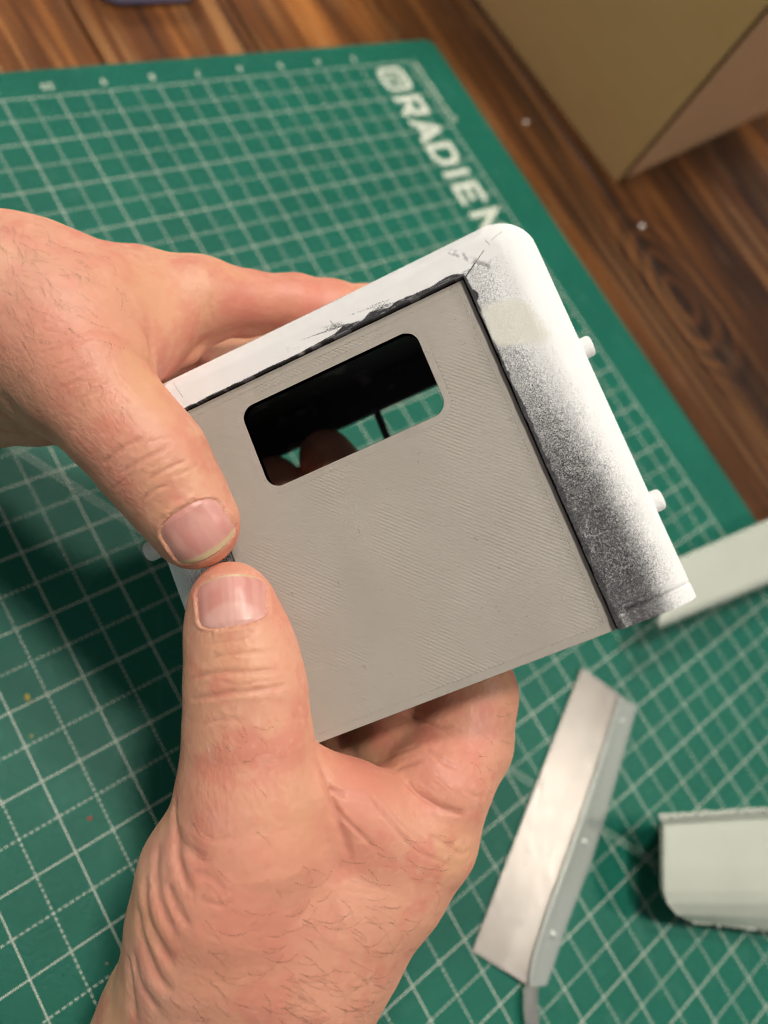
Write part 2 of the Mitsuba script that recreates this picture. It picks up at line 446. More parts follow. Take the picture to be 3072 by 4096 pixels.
    return mix(c, mix((0.66, 0.64, 0.55), (0.76, 0.745, 0.66), g), 0.85 * fill)


def paint_relief(p, n, uv):
    x, y, z = local(p)
    return noise(x * 4.5, y * 4.5, z * 4.5) + 0.7 * noise(x * 9, y * 9, z * 9)


scene['paint_bsdf'] = bumped({'type': 'twosided', 'bsdf': {'type': 'principled', 'base_color': mikit.proc(paint), 'roughness': 0.55, 'specular': 0.35}}, paint_relief, 0.00012, eps=4e-5)


def black_colour(p, n, uv):
    x, y, z = local(p)
    s = smoothstep(0.55, 0.85, fbm(x * .13, y * .2, z * .13, octaves=4))
    return mix((0.04, 0.038, 0.044), (0.22, 0.215, 0.21), s)


scene['black_plastic_bsdf'] = {'type': 'twosided', 'bsdf': {'type': 'principled', 'base_color': mikit.proc(black_colour), 'roughness': 0.42, 'specular': 0.5}}

ys = np.concatenate([[-PH - .1, -42.6, -41.4, -40.65, -40.4, -40.1, -39.8, -39.2], np.linspace(-38, 43.0, 110)])
IO = []                       # (inner point, outer point, fillet radius)
RC = 8.5
for yy in ys:
    IO.append(((-PW - .3, min(yy, PH + .15)), (-RW, yy if yy < RT - RC else RT - RC), 9.0, yy))
for a in np.linspace(180, 90, 15)[1:-1]:
    IO.append(((-PW - .3, PH + .15), (-RW + RC + RC * math.cos(math.radians(a)), RT - RC + RC * math.sin(math.radians(a))), 7.0 + 2 * abs(math.cos(math.radians(a))), 99))
for xx in np.linspace(-RW + RC, RW - RC, 150):
    IO.append(((float(np.clip(xx * (PW + .3) / (RW - RC), -PW - .3, PW + .3)), PH + .15), (xx, RT), 6.0, 99))
nh = len(IO)
left = IO[:len(ys) + 13]
IO = IO + [((-i[0], i[1]), (-o[0], o[1]), r, yy) for i, o, r, yy in reversed(left)]
us = np.concatenate([np.linspace(0, .5, 12), np.linspace(.5, 1, 22)[1:]])
zs = np.concatenate([np.linspace(-9.2, -20, 6), np.linspace(-26, ZF, 8)])
rows = []
for k, (I, O2, R, yy) in enumerate(IO):
    I, O2 = np.array(I), np.array(O2)
    d = O2 - I
    w = np.linalg.norm(d)
    rag = meshkit.fbm(np.array([I[0] * .35, I[1] * .35, 1.7]), 4) - .5
    line = [np.r_[I, -2.6]]
    for u in us:
        e = (1 - u) * w
        # arc-shaped edge: plan distance from the outer edge -> drop
        zz = Z0 - 0.35 * u
        if e < R:
            zz -= R - math.sqrt(max(R * R - (R - e) ** 2, 0))
        q = I + d * u
        if u < .12:
            q = q + unit(d) * rag * 0.7 * (1 - u / .12)
            zz += rag * .35 * (1 - u / .12)
        if yy < 90:
            zz -= 1.15 * math.exp(-((yy + 40.25) / .3) ** 2) * min(1, u * 6)
            if yy < -40.5:
                zz += .25
        line.append(np.r_[q, zz])
    for z in zs:
        line.append(np.r_[O2, min(z, Z0 - .35 - R - .05)])
    rows.append(line)
rows = np.array(rows)
n, mcol = rows.shape[:2]
body = trimesh.Trimesh(Lv(rows.reshape(-1, 3)), grid_faces(n, mcol), process=False)
put('vehicle_cab__shell', body, 'paint_bsdf', smooth=38, label='white sprayed shell with black speckled rim and scuffed torn edge')
# inside of the shell
ins = []
for I, O2, R, yy in IO:
    I, O2 = np.array(I), np.array(O2)
    d = unit(O2 - I)
    w = np.linalg.norm(O2 - I)
    line = [np.r_[I - d * 1.6, -2.9], np.r_[I, -2.9], np.r_[I, Z0 - 1.85]] + [np.r_[I + d * t, z] for t, z in ((1.0, -.9), (w * .5, -1.4), (w - 5.5, -3.2), (w - 3.2, -5.5), (w - 2.3, -9.5), (w - 2.2, -30), (w - 2.2, ZF + 2))]
    ins.append(line)
ins = np.array(ins)
inner = trimesh.Trimesh(Lv(ins.reshape(-1, 3)), grid_faces(ins.shape[0], ins.shape[1], True), process=False)
put('vehicle_cab__inner_wall', inner, 'black_plastic_bsdf', smooth=40)
# front of the cab with the windscreen opening and its middle post
fo = unary_union([sbox(-RW, -PH, RW, RT - RC), sbox(-RW + RC, 0, RW - RC, RT), Point(RW - RC, RT - RC).buffer(RC, 12), Point(-RW + RC, RT - RC).buffer(RC, 12)])
hole = sbox(-50, -14, 50, 39.6).buffer(-4).buffer(4, 8)
bar = Polygon([(-2.0, 41), (-.4, 41), (1.0, 39.0), (0.75, -15), (-1.35, -15), (-1.3, 38.6)])
fm = [trimesh.creation.extrude_polygon(g, 2.0, engine='earcut') for g in [fo.difference(hole)]]
fm = fm[0]
fm.apply_translation((0, 0, ZF))
put('vehicle_cab__front_wall', (Lv(fm.vertices), fm.faces), 'black_plastic_bsdf')
fm = trimesh.creation.extrude_polygon(bar, 1.4, engine='earcut')
fm.apply_translation((0, 0, ZF + 2.05))
put('vehicle_cab__windscreen_post', (Lv(fm.vertices), fm.faces), 'black_plastic_bsdf')
# locating pegs on the side walls
for i, (sx, py, pz) in enumerate([(1, 18.6, -9.0), (1, -20.9, -9.0), (-1, 15.8, -5.5), (-1, -22., -9.0)]):
    ln = 4.3 if i == 2 else 2.4
    prof = [(0, -1.0), (2.55, -1.0), (2.55, ln - .7), (2.3, ln - .25), (1.9, ln - .05), (0, ln)]
    peg = trimesh.creation.revolve(prof, sections=28)
    v = peg.vertices
    v = np.stack([sx * (RW + v[:, 2]), py + v[:, 1], pz + v[:, 0]], 1)
    put(num('vehicle_cab__peg', i), trimesh.Trimesh(Lv(v), peg.faces, process=True), 'paint_bsdf', smooth=35)
say('vehicle_cab', 'half painted white and black model truck cab with grey rear panel held in both hands', 'model part')

# ------------------------------------------------------------------ hands
# --- hand sdf
NPAN = SW[:, 2].astype(np.float32)


def seg(p, a, b, ra, rb, flat):
    """Distance to a tapered capsule; 'flat' squeezes it along the panel's normal."""
    if flat != 1:
        s = 1 / flat - 1
        p = p + s * (p @ NPAN)[:, None] * NPAN
        a = a + s * (a @ NPAN) * NPAN
        b = b + s * (b @ NPAN) * NPAN
    ba = b - a
    h = np.clip((p - a) @ ba / (ba @ ba + 1e-9), 0, 1)
    d = np.linalg.norm(p - a - h[:, None] * ba, axis=1) - (ra + (rb - ra) * h)
    return d * (flat if flat != 1 else 1)


def smin(a, b, k):
    if k <= 0:
        return np.minimum(a, b)
    h = np.maximum(k - np.abs(a - b), 0) / k
    return np.minimum(a, b) - h * h * k * .25


def chain(p, pts, k, flat=1):
    d = None
    for (a, ra), (b, rb) in zip(pts[:-1], pts[1:]):
        e = seg(p, np.asarray(a, float), np.asarray(b, float), ra, rb, flat)
        d = e if d is None else smin(d, e, k)
    return d


def hand_field(p, spec):
    """Signed distance to the hand: its chains blended, far ones skipped."""
    p = np.asarray(p, np.float32)
    d = None
    for c in spec:
        if 'ball' not in c:
            q = np.array([a for a, r in c['pts']], float)
            m = (q.min(0) + q.max(0)) / 2
            c['ball'] = (m.astype(np.float32), float(max(np.linalg.norm(np.asarray(a) - m) + r for a, r in c['pts'])))
            c['f32'] = [(np.asarray(a, np.float32), r) for a, r in c['pts']]
        k = c.get('k', 6)
        if d is None:
            d = chain(p, c['f32'], c.get('in', 3), c.get('flat', 1))
            continue
        far = np.linalg.norm(p - c['ball'][0], axis=1) - c['ball'][1]
        i = np.nonzero(far < d + k)[0]
        if len(i):
            d[i] = smin(d[i], chain(p[i], c['f32'], c.get('in', 3), c.get('flat', 1)), k)
    if spec[0].get('pressed'):      # flesh flattens where it meets the cab
        q = np.abs((p - SO.astype(np.float32)) @ SW.astype(np.float32) - P(0, 4, -34.5).astype(np.float32)) - P(57.9, 50.1, 34.6).astype(np.float32)
        b = np.linalg.norm(np.maximum(q, 0), axis=1) + np.minimum(q.max(1), 0)
        d = np.maximum(d, -b)
    return d


LEFT = [
    dict(pressed=True, pts=[([-51.90, -251.38, 120.27], 10.7), ([-53.15, -243.58, 122.08], 11.0), ([-54.46, -235.13, 123.72], 12.4), ([-56.04, -228.62, 124.76], 12.0), ([-58.16, -222.49, 125.19], 12.4), ([-59.84, -211.43, 124.97], 14.6), ([-60.67, -197.95, 122.17], 17.8), ([-65.47, -185.80, 115.65], 19), ([-77.10, -171.10, 102.10], 22), ([-101.76, -143.54, 78.54], 25), ([-240.34, -3.58, -50.11], 33)], flat=.86),
    dict(pts=[([-19.71, -193.34, 117.54], 9.5), ([-34.22, -187.19, 114.86], 12.4), ([-50.32, -182.09, 112.24], 13.4), ([-62.76, -170.02, 108.29], 14.4), ([-78.43, -149.95, 98.00], 19), ([-99.50, -131.14, 79.68], 23), ([-227.20, -4.26, -46.10], 31)], k=14),
    dict(pts=[([-40.60, -200.59, 114.66], 9), ([-49.53, -193.40, 116.57], 12.5), ([-60.47, -181.51, 113.46], 16)], k=14),
    dict(pts=[([-53.56, -208.18, 121.01], 8), ([-41.46, -201.62, 118.66], 6.5), ([-23.77, -194.73, 117.28], 7)], k=8),
    dict(pts=[([-19.71, -193.34, 117.54], 9.5), ([-8.32, -197.41, 117.61], 7.3), ([5.06, -202.87, 117.41], 7.9), ([13.95, -207.63, 115.90], 9.2), (L(10.2,63.5,-48.3), 9.4), (L(22,62,-66), 8.8), (L(29,56,-80), 8.0)], k=5),
    dict(pts=[([-42.21, -208.89, 113.44], 3.0), ([-28.81, -203.79, 111.60], 3.6), ([-19.18, -200.49, 111.92], 3.3), ([-9.15, -201.54, 111.72], 3.4), ([3.22, -203.84, 111.49], 4.2)], k=1.2),
    dict(pts=[([-38.42, -192.24, 88.14], 8.5), ([-12.10, -191.26, 75.54], 8.2), (L(-14,64,-58), 8.6), (L(1,63,-68), 8.6), (L(9,56,-80), 8)], k=3),
    dict(pts=[([-52.91, -188.36, 89.75], 11), (L(-45,68,-46), 9.5), (L(-28,63,-60), 8.8), (L(-20,58,-78), 8.2), (L(-18,52,-83), 7.6)], k=4),
    dict(pts=[([-64.01, -187.44, 86.97], 10), (L(-62,62,-42), 8.5), (L(-54,60,-62), 7.6), (L(-46,54,-78), 7)], k=4),
    dict(pts=[([-90.90, -173.64, 74.91], 18), ([-74.62, -189.69, 87.42], 11.5), ([-65.78, -197.94, 93.46], 9.5), ([-59.17, -205.18, 97.21], 7.5)], k=6),
    dict(pts=[([-75.69, -183.35, 98.44], 15), ([-64.47, -195.80, 107.47], 13), ([-60.78, -205.79, 112.55], 10)], k=12),
]
RIGHT = [
    dict(pts=[([-52.30, -271.76, 117.41], 9.8), ([-53.68, -276.31, 116.52], 11.0), ([-55.48, -283.53, 115.37], 12.4), ([-58.19, -291.26, 113.74], 13.5), ([-61.82, -300.47, 110.60], 14.2), ([-65.22, -309.71, 106.42], 15.6), ([-68.12, -318.17, 101.50], 18)], flat=.84),
    dict(pts=[([-65.89, -311.54, 105.12], 15.5), ([-68.93, -318.80, 100.92], 18.5), ([-76.31, -325.72, 94.25], 20.5), ([-82.32, -333.79, 87.00], 20.2), ([-86.81, -340.92, 79.64], 19.7), ([-96.02, -350.76, 66.71], 20.2), ([-112.85, -367.89, 44.57], 22), ([-138.88, -398.99, 6.45], 25), ([-250.45, -539.75, -149.72], 34)], k=3),
    dict(pts=[([-49.31, -336.29, 97.57], 14.5), ([-59.68, -342.92, 92.72], 17.5), ([-69.64, -349.69, 86.92], 20), ([-81.88, -359.82, 73.35], 22), ([-103.98, -380.00, 47.61], 25), ([-126.93, -406.63, 12.06], 28)], k=10),
    dict(pts=[([-23.83, -333.71, 104.65], 13.2), ([-32.73, -342.01, 98.02], 15), ([-43.89, -346.83, 93.03], 15.8), ([-58.12, -352.05, 85.01], 17), ([-72.07, -358.15, 75.84], 20), ([-90.39, -373.27, 56.69], 22.5), ([-114.54, -407.05, 20.36], 26), ([-227.30, -553.23, -145.64], 33)], k=10),
    dict(pts=[([-60.15, -315.75, 106.56], 10), ([-53.39, -318.48, 108.26], 9.2), ([-48.80, -324.83, 106.89], 10.6), ([-44.22, -331.64, 105.44], 11), ([-38.84, -338.09, 103.34], 10.5), ([-34.17, -343.57, 101.59], 9.5)], k=4),
    dict(pts=[([-23.00, -334.10, 102.73], 13), ([-11.17, -329.30, 103.42], 12.8), ([-3.80, -319.95, 104.67], 13), (L(-1,-36,-40), 11.2), (L(-4,-18,-48), 9.8), (L(-12,9,-54), 9.2), (L(-19.5,31,-56), 8.6)], k=4),
    dict(pts=[([-28.58, -330.09, 93.16], 12), ([-21.22, -321.93, 90.68], 13.5), ([-14.45, -308.71, 91.08], 13.5), (L(-24,-16,-49), 10.2), (L(-31,10,-54), 9.4), (L(-38.5,30,-55), 8.6)], k=3),
    dict(pts=[([-39.11, -329.84, 82.40], 12), (L(-42,-54,-33), 11.5), (L(-43,-15,-47), 9.4), (L(-46,6,-53), 8.4), (L(-49,20,-55), 7.4)], k=3),
    dict(pts=[([-51.51, -335.43, 74.21], 12), (L(-54,-62,-34), 9.5), (L(-52,-34,-45), 8.0), (L(-51,-16,-51), 7.0)], k=3),
]
# --- end hand sdf


def surface_net(field, lo, hi, h, band=6.0):
    """Mesh of field = 0 in the box, evaluated finely only near the surface."""
    nc = np.ceil((hi - lo) / (4 * h)).astype(int) + 1
    ax = [lo[i] + 4 * h * np.arange(nc[i]) for i in range(3)]
    g = np.stack(np.meshgrid(*ax, indexing='ij'), -1)
    c = field(g.reshape(-1, 3)).reshape(nc)
    nf = (nc - 1) * 4 + 1
    from scipy.ndimage import zoom
    idx = [np.arange(nf[i]) // 4 for i in range(3)]
    near = np.abs(c) < band + 4 * h
    blk = near[:-1, :-1, :-1]
    for dx, dy, dz in np.ndindex(2, 2, 2):
        blk = blk | near[dx:nc[0] - 1 + dx, dy:nc[1] - 1 + dy, dz:nc[2] - 1 + dz]
    F = np.repeat(np.repeat(np.repeat(c, 4, 0), 4, 1), 4, 2)[:nf[0], :nf[1], :nf[2]].copy()
    need = np.repeat(np.repeat(np.repeat(blk, 4, 0), 4, 1), 4, 2)
    pad = np.zeros(nf, bool)
    pad[:need.shape[0], :need.shape[1], :need.shape[2]] = need
    for ax_ in range(3):
        pad |= np.roll(pad, 1, ax_)
    ii = np.argwhere(pad)
    val = np.concatenate([field(lo + h * q) for q in np.array_split(ii, max(1, len(ii) // 200000))])
    F[tuple(ii.T)] = val
    s = F < 0
    cells = np.zeros(tuple(nf - 1), np.int8)
    for dx, dy, dz in np.ndindex(2, 2, 2):
        cells += s[dx:nf[0] - 1 + dx, dy:nf[1] - 1 + dy, dz:nf[2] - 1 + dz]
    act = np.argwhere((cells > 0) & (cells < 8))
    vid = -np.ones(tuple(nf - 1), int)
    vid[tuple(act.T)] = np.arange(len(act))
    acc, cnt = np.zeros((len(act), 3)), np.zeros(len(act))
    cor = list(np.ndindex(2, 2, 2))
    for a in cor:
        for d in range(3):
            if a[d] == 0:
                b = list(a)
                b[d] = 1
                fa = F[tuple((act + a).T)]
                fb = F[tuple((act + b).T)]
                x = (fa < 0) != (fb < 0)
                t = np.where(x, fa / np.where(x, fa - fb, 1), 0)
                pt = np.array(a, float)[None] + t[:, None] * np.eye(3)[d]
                acc[x] += pt[x]
                cnt[x] += 1
    v = lo + h * (act + acc / cnt[:, None])
    faces = []
    for d in range(3):
        o1, o2 = [(1, 2), (2, 0), (0, 1)][d]
        sl_a = [slice(1, -1)] * 3
        sl_a[d] = slice(0, -1)
        sl_b = [slice(1, -1)] * 3
        sl_b[d] = slice(1, None)
        sa, sb = s[tuple(sl_a)], s[tuple(sl_b)]
        e = np.argwhere(sa != sb)
        inside = sa[tuple(e.T)]
        base = e + 1
        base[:, d] -= 1
        q = []
        for k1, k2 in ((0, 0), (-1, 0), (-1, -1), (0, -1)):
            c2 = base.copy()
            c2[:, o1] += k1
            c2[:, o2] += k2
            c2 = np.clip(c2, 0, nf - 2)
            q.append(vid[tuple(c2.T)])
        q = np.stack(q, 1)
        q = np.where(inside[:, None], q, q[:, ::-1])
        faces.append(q[(q >= 0).all(1)])
    q = np.vstack(faces)
    return trimesh.Trimesh(v, np.vstack([q[:, [0, 1, 2]], q[:, [0, 2, 3]]]), process=False)


def gradient(field, p, h=.15):
    g = np.stack([field(p + h * e) - field(p - h * e) for e in np.eye(3)], 1)
    return g / (np.linalg.norm(g, axis=1, keepdims=True) + 1e-9)


def polyline_distance(p, line):
    """(distance, position along 0..1) to a polyline."""
    line = np.asarray(line, float)
    best, at = np.full(len(p), 1e9), np.zeros(len(p))
    seglen = np.linalg.norm(np.diff(line, axis=0), axis=1)
    cum = np.r_[0, np.cumsum(seglen)]
    for a, b, l, c0 in zip(line[:-1], line[1:], seglen, cum[:-1]):
        h = np.clip((p - a) @ (b - a) / (l * l + 1e-9), 0, 1)
        d = np.linalg.norm(p - a - h[:, None] * (b - a), axis=1)
        u = d < best
        best[u], at[u] = d[u], ((c0 + h * l) / cum[-1])[u]
    return best, at


from scipy.spatial import cKDTree


def smooth_line(pts, step=.5):
    """Catmull-Rom through the points, resampled."""
    p = np.asarray(pts, float)
    p = np.vstack([2 * p[0] - p[1], p, 2 * p[-1] - p[-2]])
    out = []
    for a, b, c, d in zip(p[:-3], p[1:-2], p[2:-1], p[3:]):
        k = max(2, int(np.linalg.norm(c - b) / step))
        t = np.linspace(0, 1, k, endpoint=False)[:, None]
        out.append(.5 * (2 * b + (c - a) * t + (2 * a - 5 * b + 4 * c - d) * t ** 2 + (3 * b - a - 3 * c + d) * t ** 3))
    return np.vstack(out + [p[-2:-1]])


scene['skin_bsdf'] = bumped({'type': 'principled', 'base_color': {'type': 'mesh_attribute', 'name': 'vertex_color'}, 'roughness': 0.47, 'specular': 0.42, 'sheen': 0.15},
                            lambda p, n, uv: 0.8 * noise(p.x * 2600, p.y * 2600, p.z * 2600) + 0.9 * noise(p.x * 1150, p.y * 1150, p.z * 1150) + 0.5 * noise(p.x * 480, p.y * 480, p.z * 480), 0.00010, eps=6e-5)
scene['nail_bsdf'] = {'type': 'twosided', 'bsdf': {'type': 'principled', 'base_color': {'type': 'mesh_attribute', 'name': 'vertex_color'}, 'roughness': 0.36, 'specular': 0.45, 'clearcoat': 0.08, 'clearcoat_gloss': 0.6}}
scene['hair_bsdf'] = {'type': 'principled', 'base_color': rgb(0.09, 0.048, 0.028), 'roughness': 0.5, 'specular': 0.4}

SKIN = dict(peach=P(.655, .312, .203), red=P(.61, .212, .150), yellow=P(.66, .35, .195), pale=P(.73, .41, .30), brown=P(.52, .25, .16))


def make_hand(key, spec, lo, hi, creases, blush, nail, hair_patches, label, seed, hairs):
    field = lambda p: hand_field(p, spec)
    m = surface_net(field, lo, hi, 1.3)
    m.merge_vertices()
    v = m.vertices.copy()

    def settle(v, f, times=1, cap=1.0):
        for _ in range(times):
            nr = trimesh.Trimesh(v, f, process=False).vertex_normals
            v = v - nr * np.clip(field(v), -cap, cap)[:, None]
        return v

    v = settle(v, m.faces, 2)
    # finer where the camera side is
    v2, f2 = trimesh.remesh.subdivide(v, m.faces)
    v2 = settle(v2, f2)
    nrm = trimesh.Trimesh(v2, f2, process=False).vertex_normals
    toward = (nrm @ unit(EYE - v2.mean(0))) > -0.1
    fsel = (toward & (np.linalg.norm(v2 - SO, axis=1) < 200))[f2].all(1)
    va, fa = trimesh.remesh.subdivide(v2, f2, face_index=np.nonzero(fsel)[0])
    v, f = settle(va, fa, 1, .4), fa
    nrm = np.array(trimesh.Trimesh(v, f, process=False).vertex_normals)
    v0 = v.copy()
    # broad soft lumps
    disp = .9 * (meshkit.fbm(v * .055, 3, seed) - .5) + .14 * (meshkit.fbm(v * .22, 3, seed + 5) - .5)
    col = np.zeros((len(v), 3))
    w1 = meshkit.fbm(v * .06, 3, seed + 1)[:, None]
    w2 = meshkit.fbm(v * .17, 3, seed + 2)[:, None]
    w3 = meshkit.fbm(v * .6, 3, seed + 3)[:, None]
    s = lambda a, b, x: np.clip((x - a) / (b - a), 0, 1) ** 2 * (3 - 2 * np.clip((x - a) / (b - a), 0, 1))
    col = SKIN['peach'] + (SKIN['yellow'] - SKIN['peach']) * s(.45, .75, w1) * .8
    col = col + (SKIN['red'] - col) * s(.42, .70, w2) * .75
    col = col + (SKIN['pale'] - col) * s(.52, .82, w3) * .38
    col = col + (SKIN['red'] - col) * s(.58, .85, meshkit.fbm(v * 1.3, 2, seed + 9))[:, None] * .5
    for c, r, name, amt in blush:
        d = np.linalg.norm(v - np.asarray(c), axis=1) / r
        a = np.exp(-d * d)[:, None] * amt
        col = col + (SKIN[name] - col) * a
    tree = cKDTree(v)
    for pts, width, depth, tint in creases:
        ln = smooth_line(pts)
        near = np.unique(np.concatenate(tree.query_ball_point(ln, width * 4 + 1.2)).astype(int))
        if len(near) == 0:
            continue
        d, at = cKDTree(ln).query(v[near])
        at = at / len(ln)
        taper = np.clip(np.minimum(at, 1 - at) * 6, .15, 1)
        wob = width * (.8 + .4 * meshkit.noise(v[near] * .8, seed))
        disp[near] -= .66 * depth * taper * np.exp(-(d / wob) ** 2)
        disp[near] += depth * .14 * taper * np.exp(-((d - 2.1 * wob) / (1.3 * wob)) ** 2)
        a = (np.exp(-(d / (wob * .8)) ** 2) * taper * tint * .6)[:, None]
        col[near] += (SKIN['red'] * .72 - col[near]) * a
    # the nail sits in a fold
    cen, ln_, wd = np.asarray(nail['centre'], float), nail['length'], nail['width']
    nn = unit(gradient(field, cen[None], 3.0)[0])
    axis = unit(nail['axis'])
    axis = unit(axis - nn * (axis @ nn))
    side = np.cross(axis, nn)
    q = v - cen
    a_, b_, c_ = q @ axis, q @ side, q @ nn

    def nail_half(t):
        """Half width of the nail at t (-.5 cuticle .. .5 free edge)."""
        t = np.clip(t, -.5, .5)
        base = np.where(t < -.15, np.sqrt(np.clip(1 - (np.maximum(-.15 - t, 0) / .37) ** nail.get('cut', 2.6), 0, 1)), 1)
        tip = np.where(t > .30, np.sqrt(np.clip(1 - (np.maximum(t - .30, 0) / .215) ** 2.4, 0, 1)), 1)
        return wd / 2 * base * tip * (1 + .05 * t)

    t_ = a_ / ln_
    over = np.maximum(np.abs(b_) - nail_half(t_), np.abs(a_) - ln_ / 2)
    top = c_ > -4.5
    ins_ = (over < 0) & top
    disp[ins_] -= .55 * np.clip(-over[ins_] / .5, 0, 1)
    ring = top & (over >= 0) & (over < 2.2)
    free = np.clip((t_ - .25) * 6, 0, 1)
    disp[ring] += (.26 * np.exp(-((over[ring] - .85) / .7) ** 2) - .40 * np.exp(-(over[ring] / .28) ** 2)) * (1 - .55 * free[ring])
    flake = np.exp(-((over - .25) / .35) ** 2) * s(.5, .75, meshkit.noise(v * 2.3, seed + 4)) * top
    col += (P(.80, .62, .46) - col) * (flake * .25)[:, None]
    v = v + nrm * disp[:, None]
    put(key, trimesh.Trimesh(v, f, process=False), 'skin_bsdf', smooth=True, color=np.clip(col, .02, .95))
    # nail plate
    tt = np.linspace(-.5, .5, 44)
    ss = np.linspace(-1, 1, 41)
    A, B = np.meshgrid(tt, ss, indexing='ij')
    hw = nail_half(A)
    base = cen + (A * ln_)[..., None] * axis + (B * hw)[..., None] * side
    pts = base.reshape(-1, 3)
    pts = pts + nn * 3
    for _ in range(14):
        pts = pts - nn * field(pts)[:, None] * .85
    lift = (.22 + .45 * np.clip((A - .28) * 4, 0, 1) ** 2) - .35 * np.abs(B) ** 6 - .35 * np.clip((-.40 - A) * 10, 0, 1)
    ridge = .06 * (meshkit.noise(np.stack([B * 16, A * 1.2, A * 0 + seed], -1)) - .5)
    pts = pts + nn * (lift + ridge).reshape(-1, 1)
    bed = P(.58, .245, .205)
    nc = bed + (P(.62, .30, .25) - bed) * s(.3, .7, meshkit.noise(np.stack([B * 7, A * 2, A * 0 + seed], -1)))[..., None]
    lun = s(.075, -.015, np.hypot((A + .56) * ln_ / wd * 1.05, B * .42) - .40)[..., None] * nail.get('lunula', 1)
    nc = nc + (P(.70, .43, .36) - nc) * lun * .5
    edge_line = nail.get('edge', .36) - .06 * B ** 2 + .02 * meshkit.noise(np.stack([B * 5, B * 0, B * 0], -1))
    fe = s(-.012, .012, A - edge_line)[..., None]
    nc = nc + (P(.60, .45, .26) - nc) * fe
    nf_ = grid_faces(44, 41)
    put(key + '__thumb_nail', (pts, nf_), 'nail_bsdf', smooth=True, color=nc.reshape(-1, 3), label=nail['label'])
    # hairs lie along the skin
    hr = np.random.default_rng(seed + 77)
    tubes_v, tubes_f, off = [], [], 0
    kd = cKDTree(v)
    for cpt, rad, count, flow, length in hair_patches:
        for _ in range(int(count * .8)):
            q = np.asarray(cpt) + hr.normal(size=3) * rad * .75
            i = kd.query(q)[1]
            st, n0 = v[i], nrm[i]
            fl = np.asarray(flow, float) + hr.normal(size=3) * .55
            fl = unit(fl - n0 * (fl @ n0))
            ln2 = length * hr.uniform(.6, 1.5)
            bend = np.cross(n0, fl) * hr.normal() * .7
            k = 8
            pp = [st - n0 * .2]
            dirv = unit(fl + n0 * .55)
            for j in range(k):
                pp.append(pp[-1] + dirv * ln2 / k)
                dirv = unit(dirv + bend * .22 - n0 * .16)
            pp = np.array(pp)
            dd = field(pp)
            low = np.clip(.12 - dd, 0, 2)
            low[0] = 0
            pp = pp + n0 * low[:, None]
            tv, tf = tube_mesh(pp, np.linspace(.021, .009, len(pp)), 4)
            tubes_v.append(tv)
            tubes_f.append(tf + off)
            off += len(tv)
    if tubes_v:
        put(key + '__hair', (np.vstack(tubes_v), np.vstack(tubes_f)), 'hair_bsdf', label=hairs, kind='stuff')
    say(key, label, 'hand', 'hands of the person at the table')


def bounds(spec):
    pts = np.array([p for c in spec for p, r in c['pts']])
    rad = np.array([r for c in spec for p, r in c['pts']])
    return (pts - rad[:, None]).min(0) - 6, (pts + rad[:, None]).max(0) + 6


CL = [  # creases of the left hand: points, half width, depth, tint
    ([[-66.09, -233.83, 128.81], [-64.27, -233.69, 131.39], [-62.24, -233.62, 133.26], [-59.67, -233.60, 134.81], [-57.22, -234.11, 135.65]], .55, .34, .55),
    ([[-64.49, -237.80, 129.32], [-62.71, -237.75, 131.50], [-60.65, -237.75, 133.14], [-57.36, -237.88, 134.81], [-53.47, -237.74, 135.64]], .55, .36, .6),
    ([[-65.70, -239.14, 126.02], [-64.39, -238.85, 128.90], [-61.91, -238.85, 131.79]], .45, .25, .45),
    ([[-60.04, -241.82, 131.85], [-57.12, -241.68, 133.54], [-53.80, -241.58, 134.36], [-51.14, -241.45, 134.40]], .5, .32, .55),
    ([[-63.05, -245.11, 126.47], [-61.47, -244.27, 129.26], [-58.91, -244.20, 131.45], [-56.43, -244.54, 132.53]], .5, .28, .45),
    ([[-55.11, -243.41, 133.42], [-52.35, -243.71, 133.68], [-48.95, -243.02, 133.42]], .4, .18, .3),
    ([[-58.80, -235.31, 134.88], [-55.45, -235.23, 135.87], [-51.65, -235.76, 135.92]], .4, .18, .3),
    ([[-76.69, -206.49, 122.33], [-75.46, -211.05, 120.23], [-73.75, -216.06, 119.62], [-71.50, -221.97, 123.98]], 2.2, .9, .25),
    ([[-77.37, -206.76, 114.05], [-74.95, -208.22, 107.59], [-71.77, -208.12, 97.09]], 1.6, .7, .25),
    ([[-53.17, -207.16, 138.04], [-51.98, -210.77, 137.86], [-49.06, -214.83, 135.49], [-46.18, -216.30, 131.00]], 1.4, .35, .3),
    ([[-42.12, -205.20, 130.55], [-43.57, -209.75, 129.45], [-45.38, -213.94, 130.21], [-47.84, -219.50, 133.64]], 1.6, .6, .45),
    ([[-69.13, -207.60, 134.51], [-66.33, -208.53, 136.47], [-62.88, -209.15, 138.14], [-59.57, -210.16, 139.01]], .4, .16, .3),
    ([[-68.42, -212.11, 135.13], [-64.98, -212.74, 137.29], [-61.53, -213.36, 138.46]], .4, .16, .3),
    ([[-66.75, -215.57, 135.63], [-63.01, -215.51, 137.57], [-59.44, -215.94, 138.37]], .4, .16, .3),
    ([[-68.28, -216.62, 134.05], [-64.85, -217.27, 136.28], [-61.81, -218.88, 137.16]], .4, .15, .25),
    ([[-66.32, -220.64, 134.26], [-62.62, -220.70, 136.41], [-58.63, -220.25, 137.59]], .4, .15, .25),
    ([[-21.30, -198.45, 127.47], [-22.90, -201.27, 125.57], [-22.79, -204.09, 121.80]], .7, .2, .25),
]
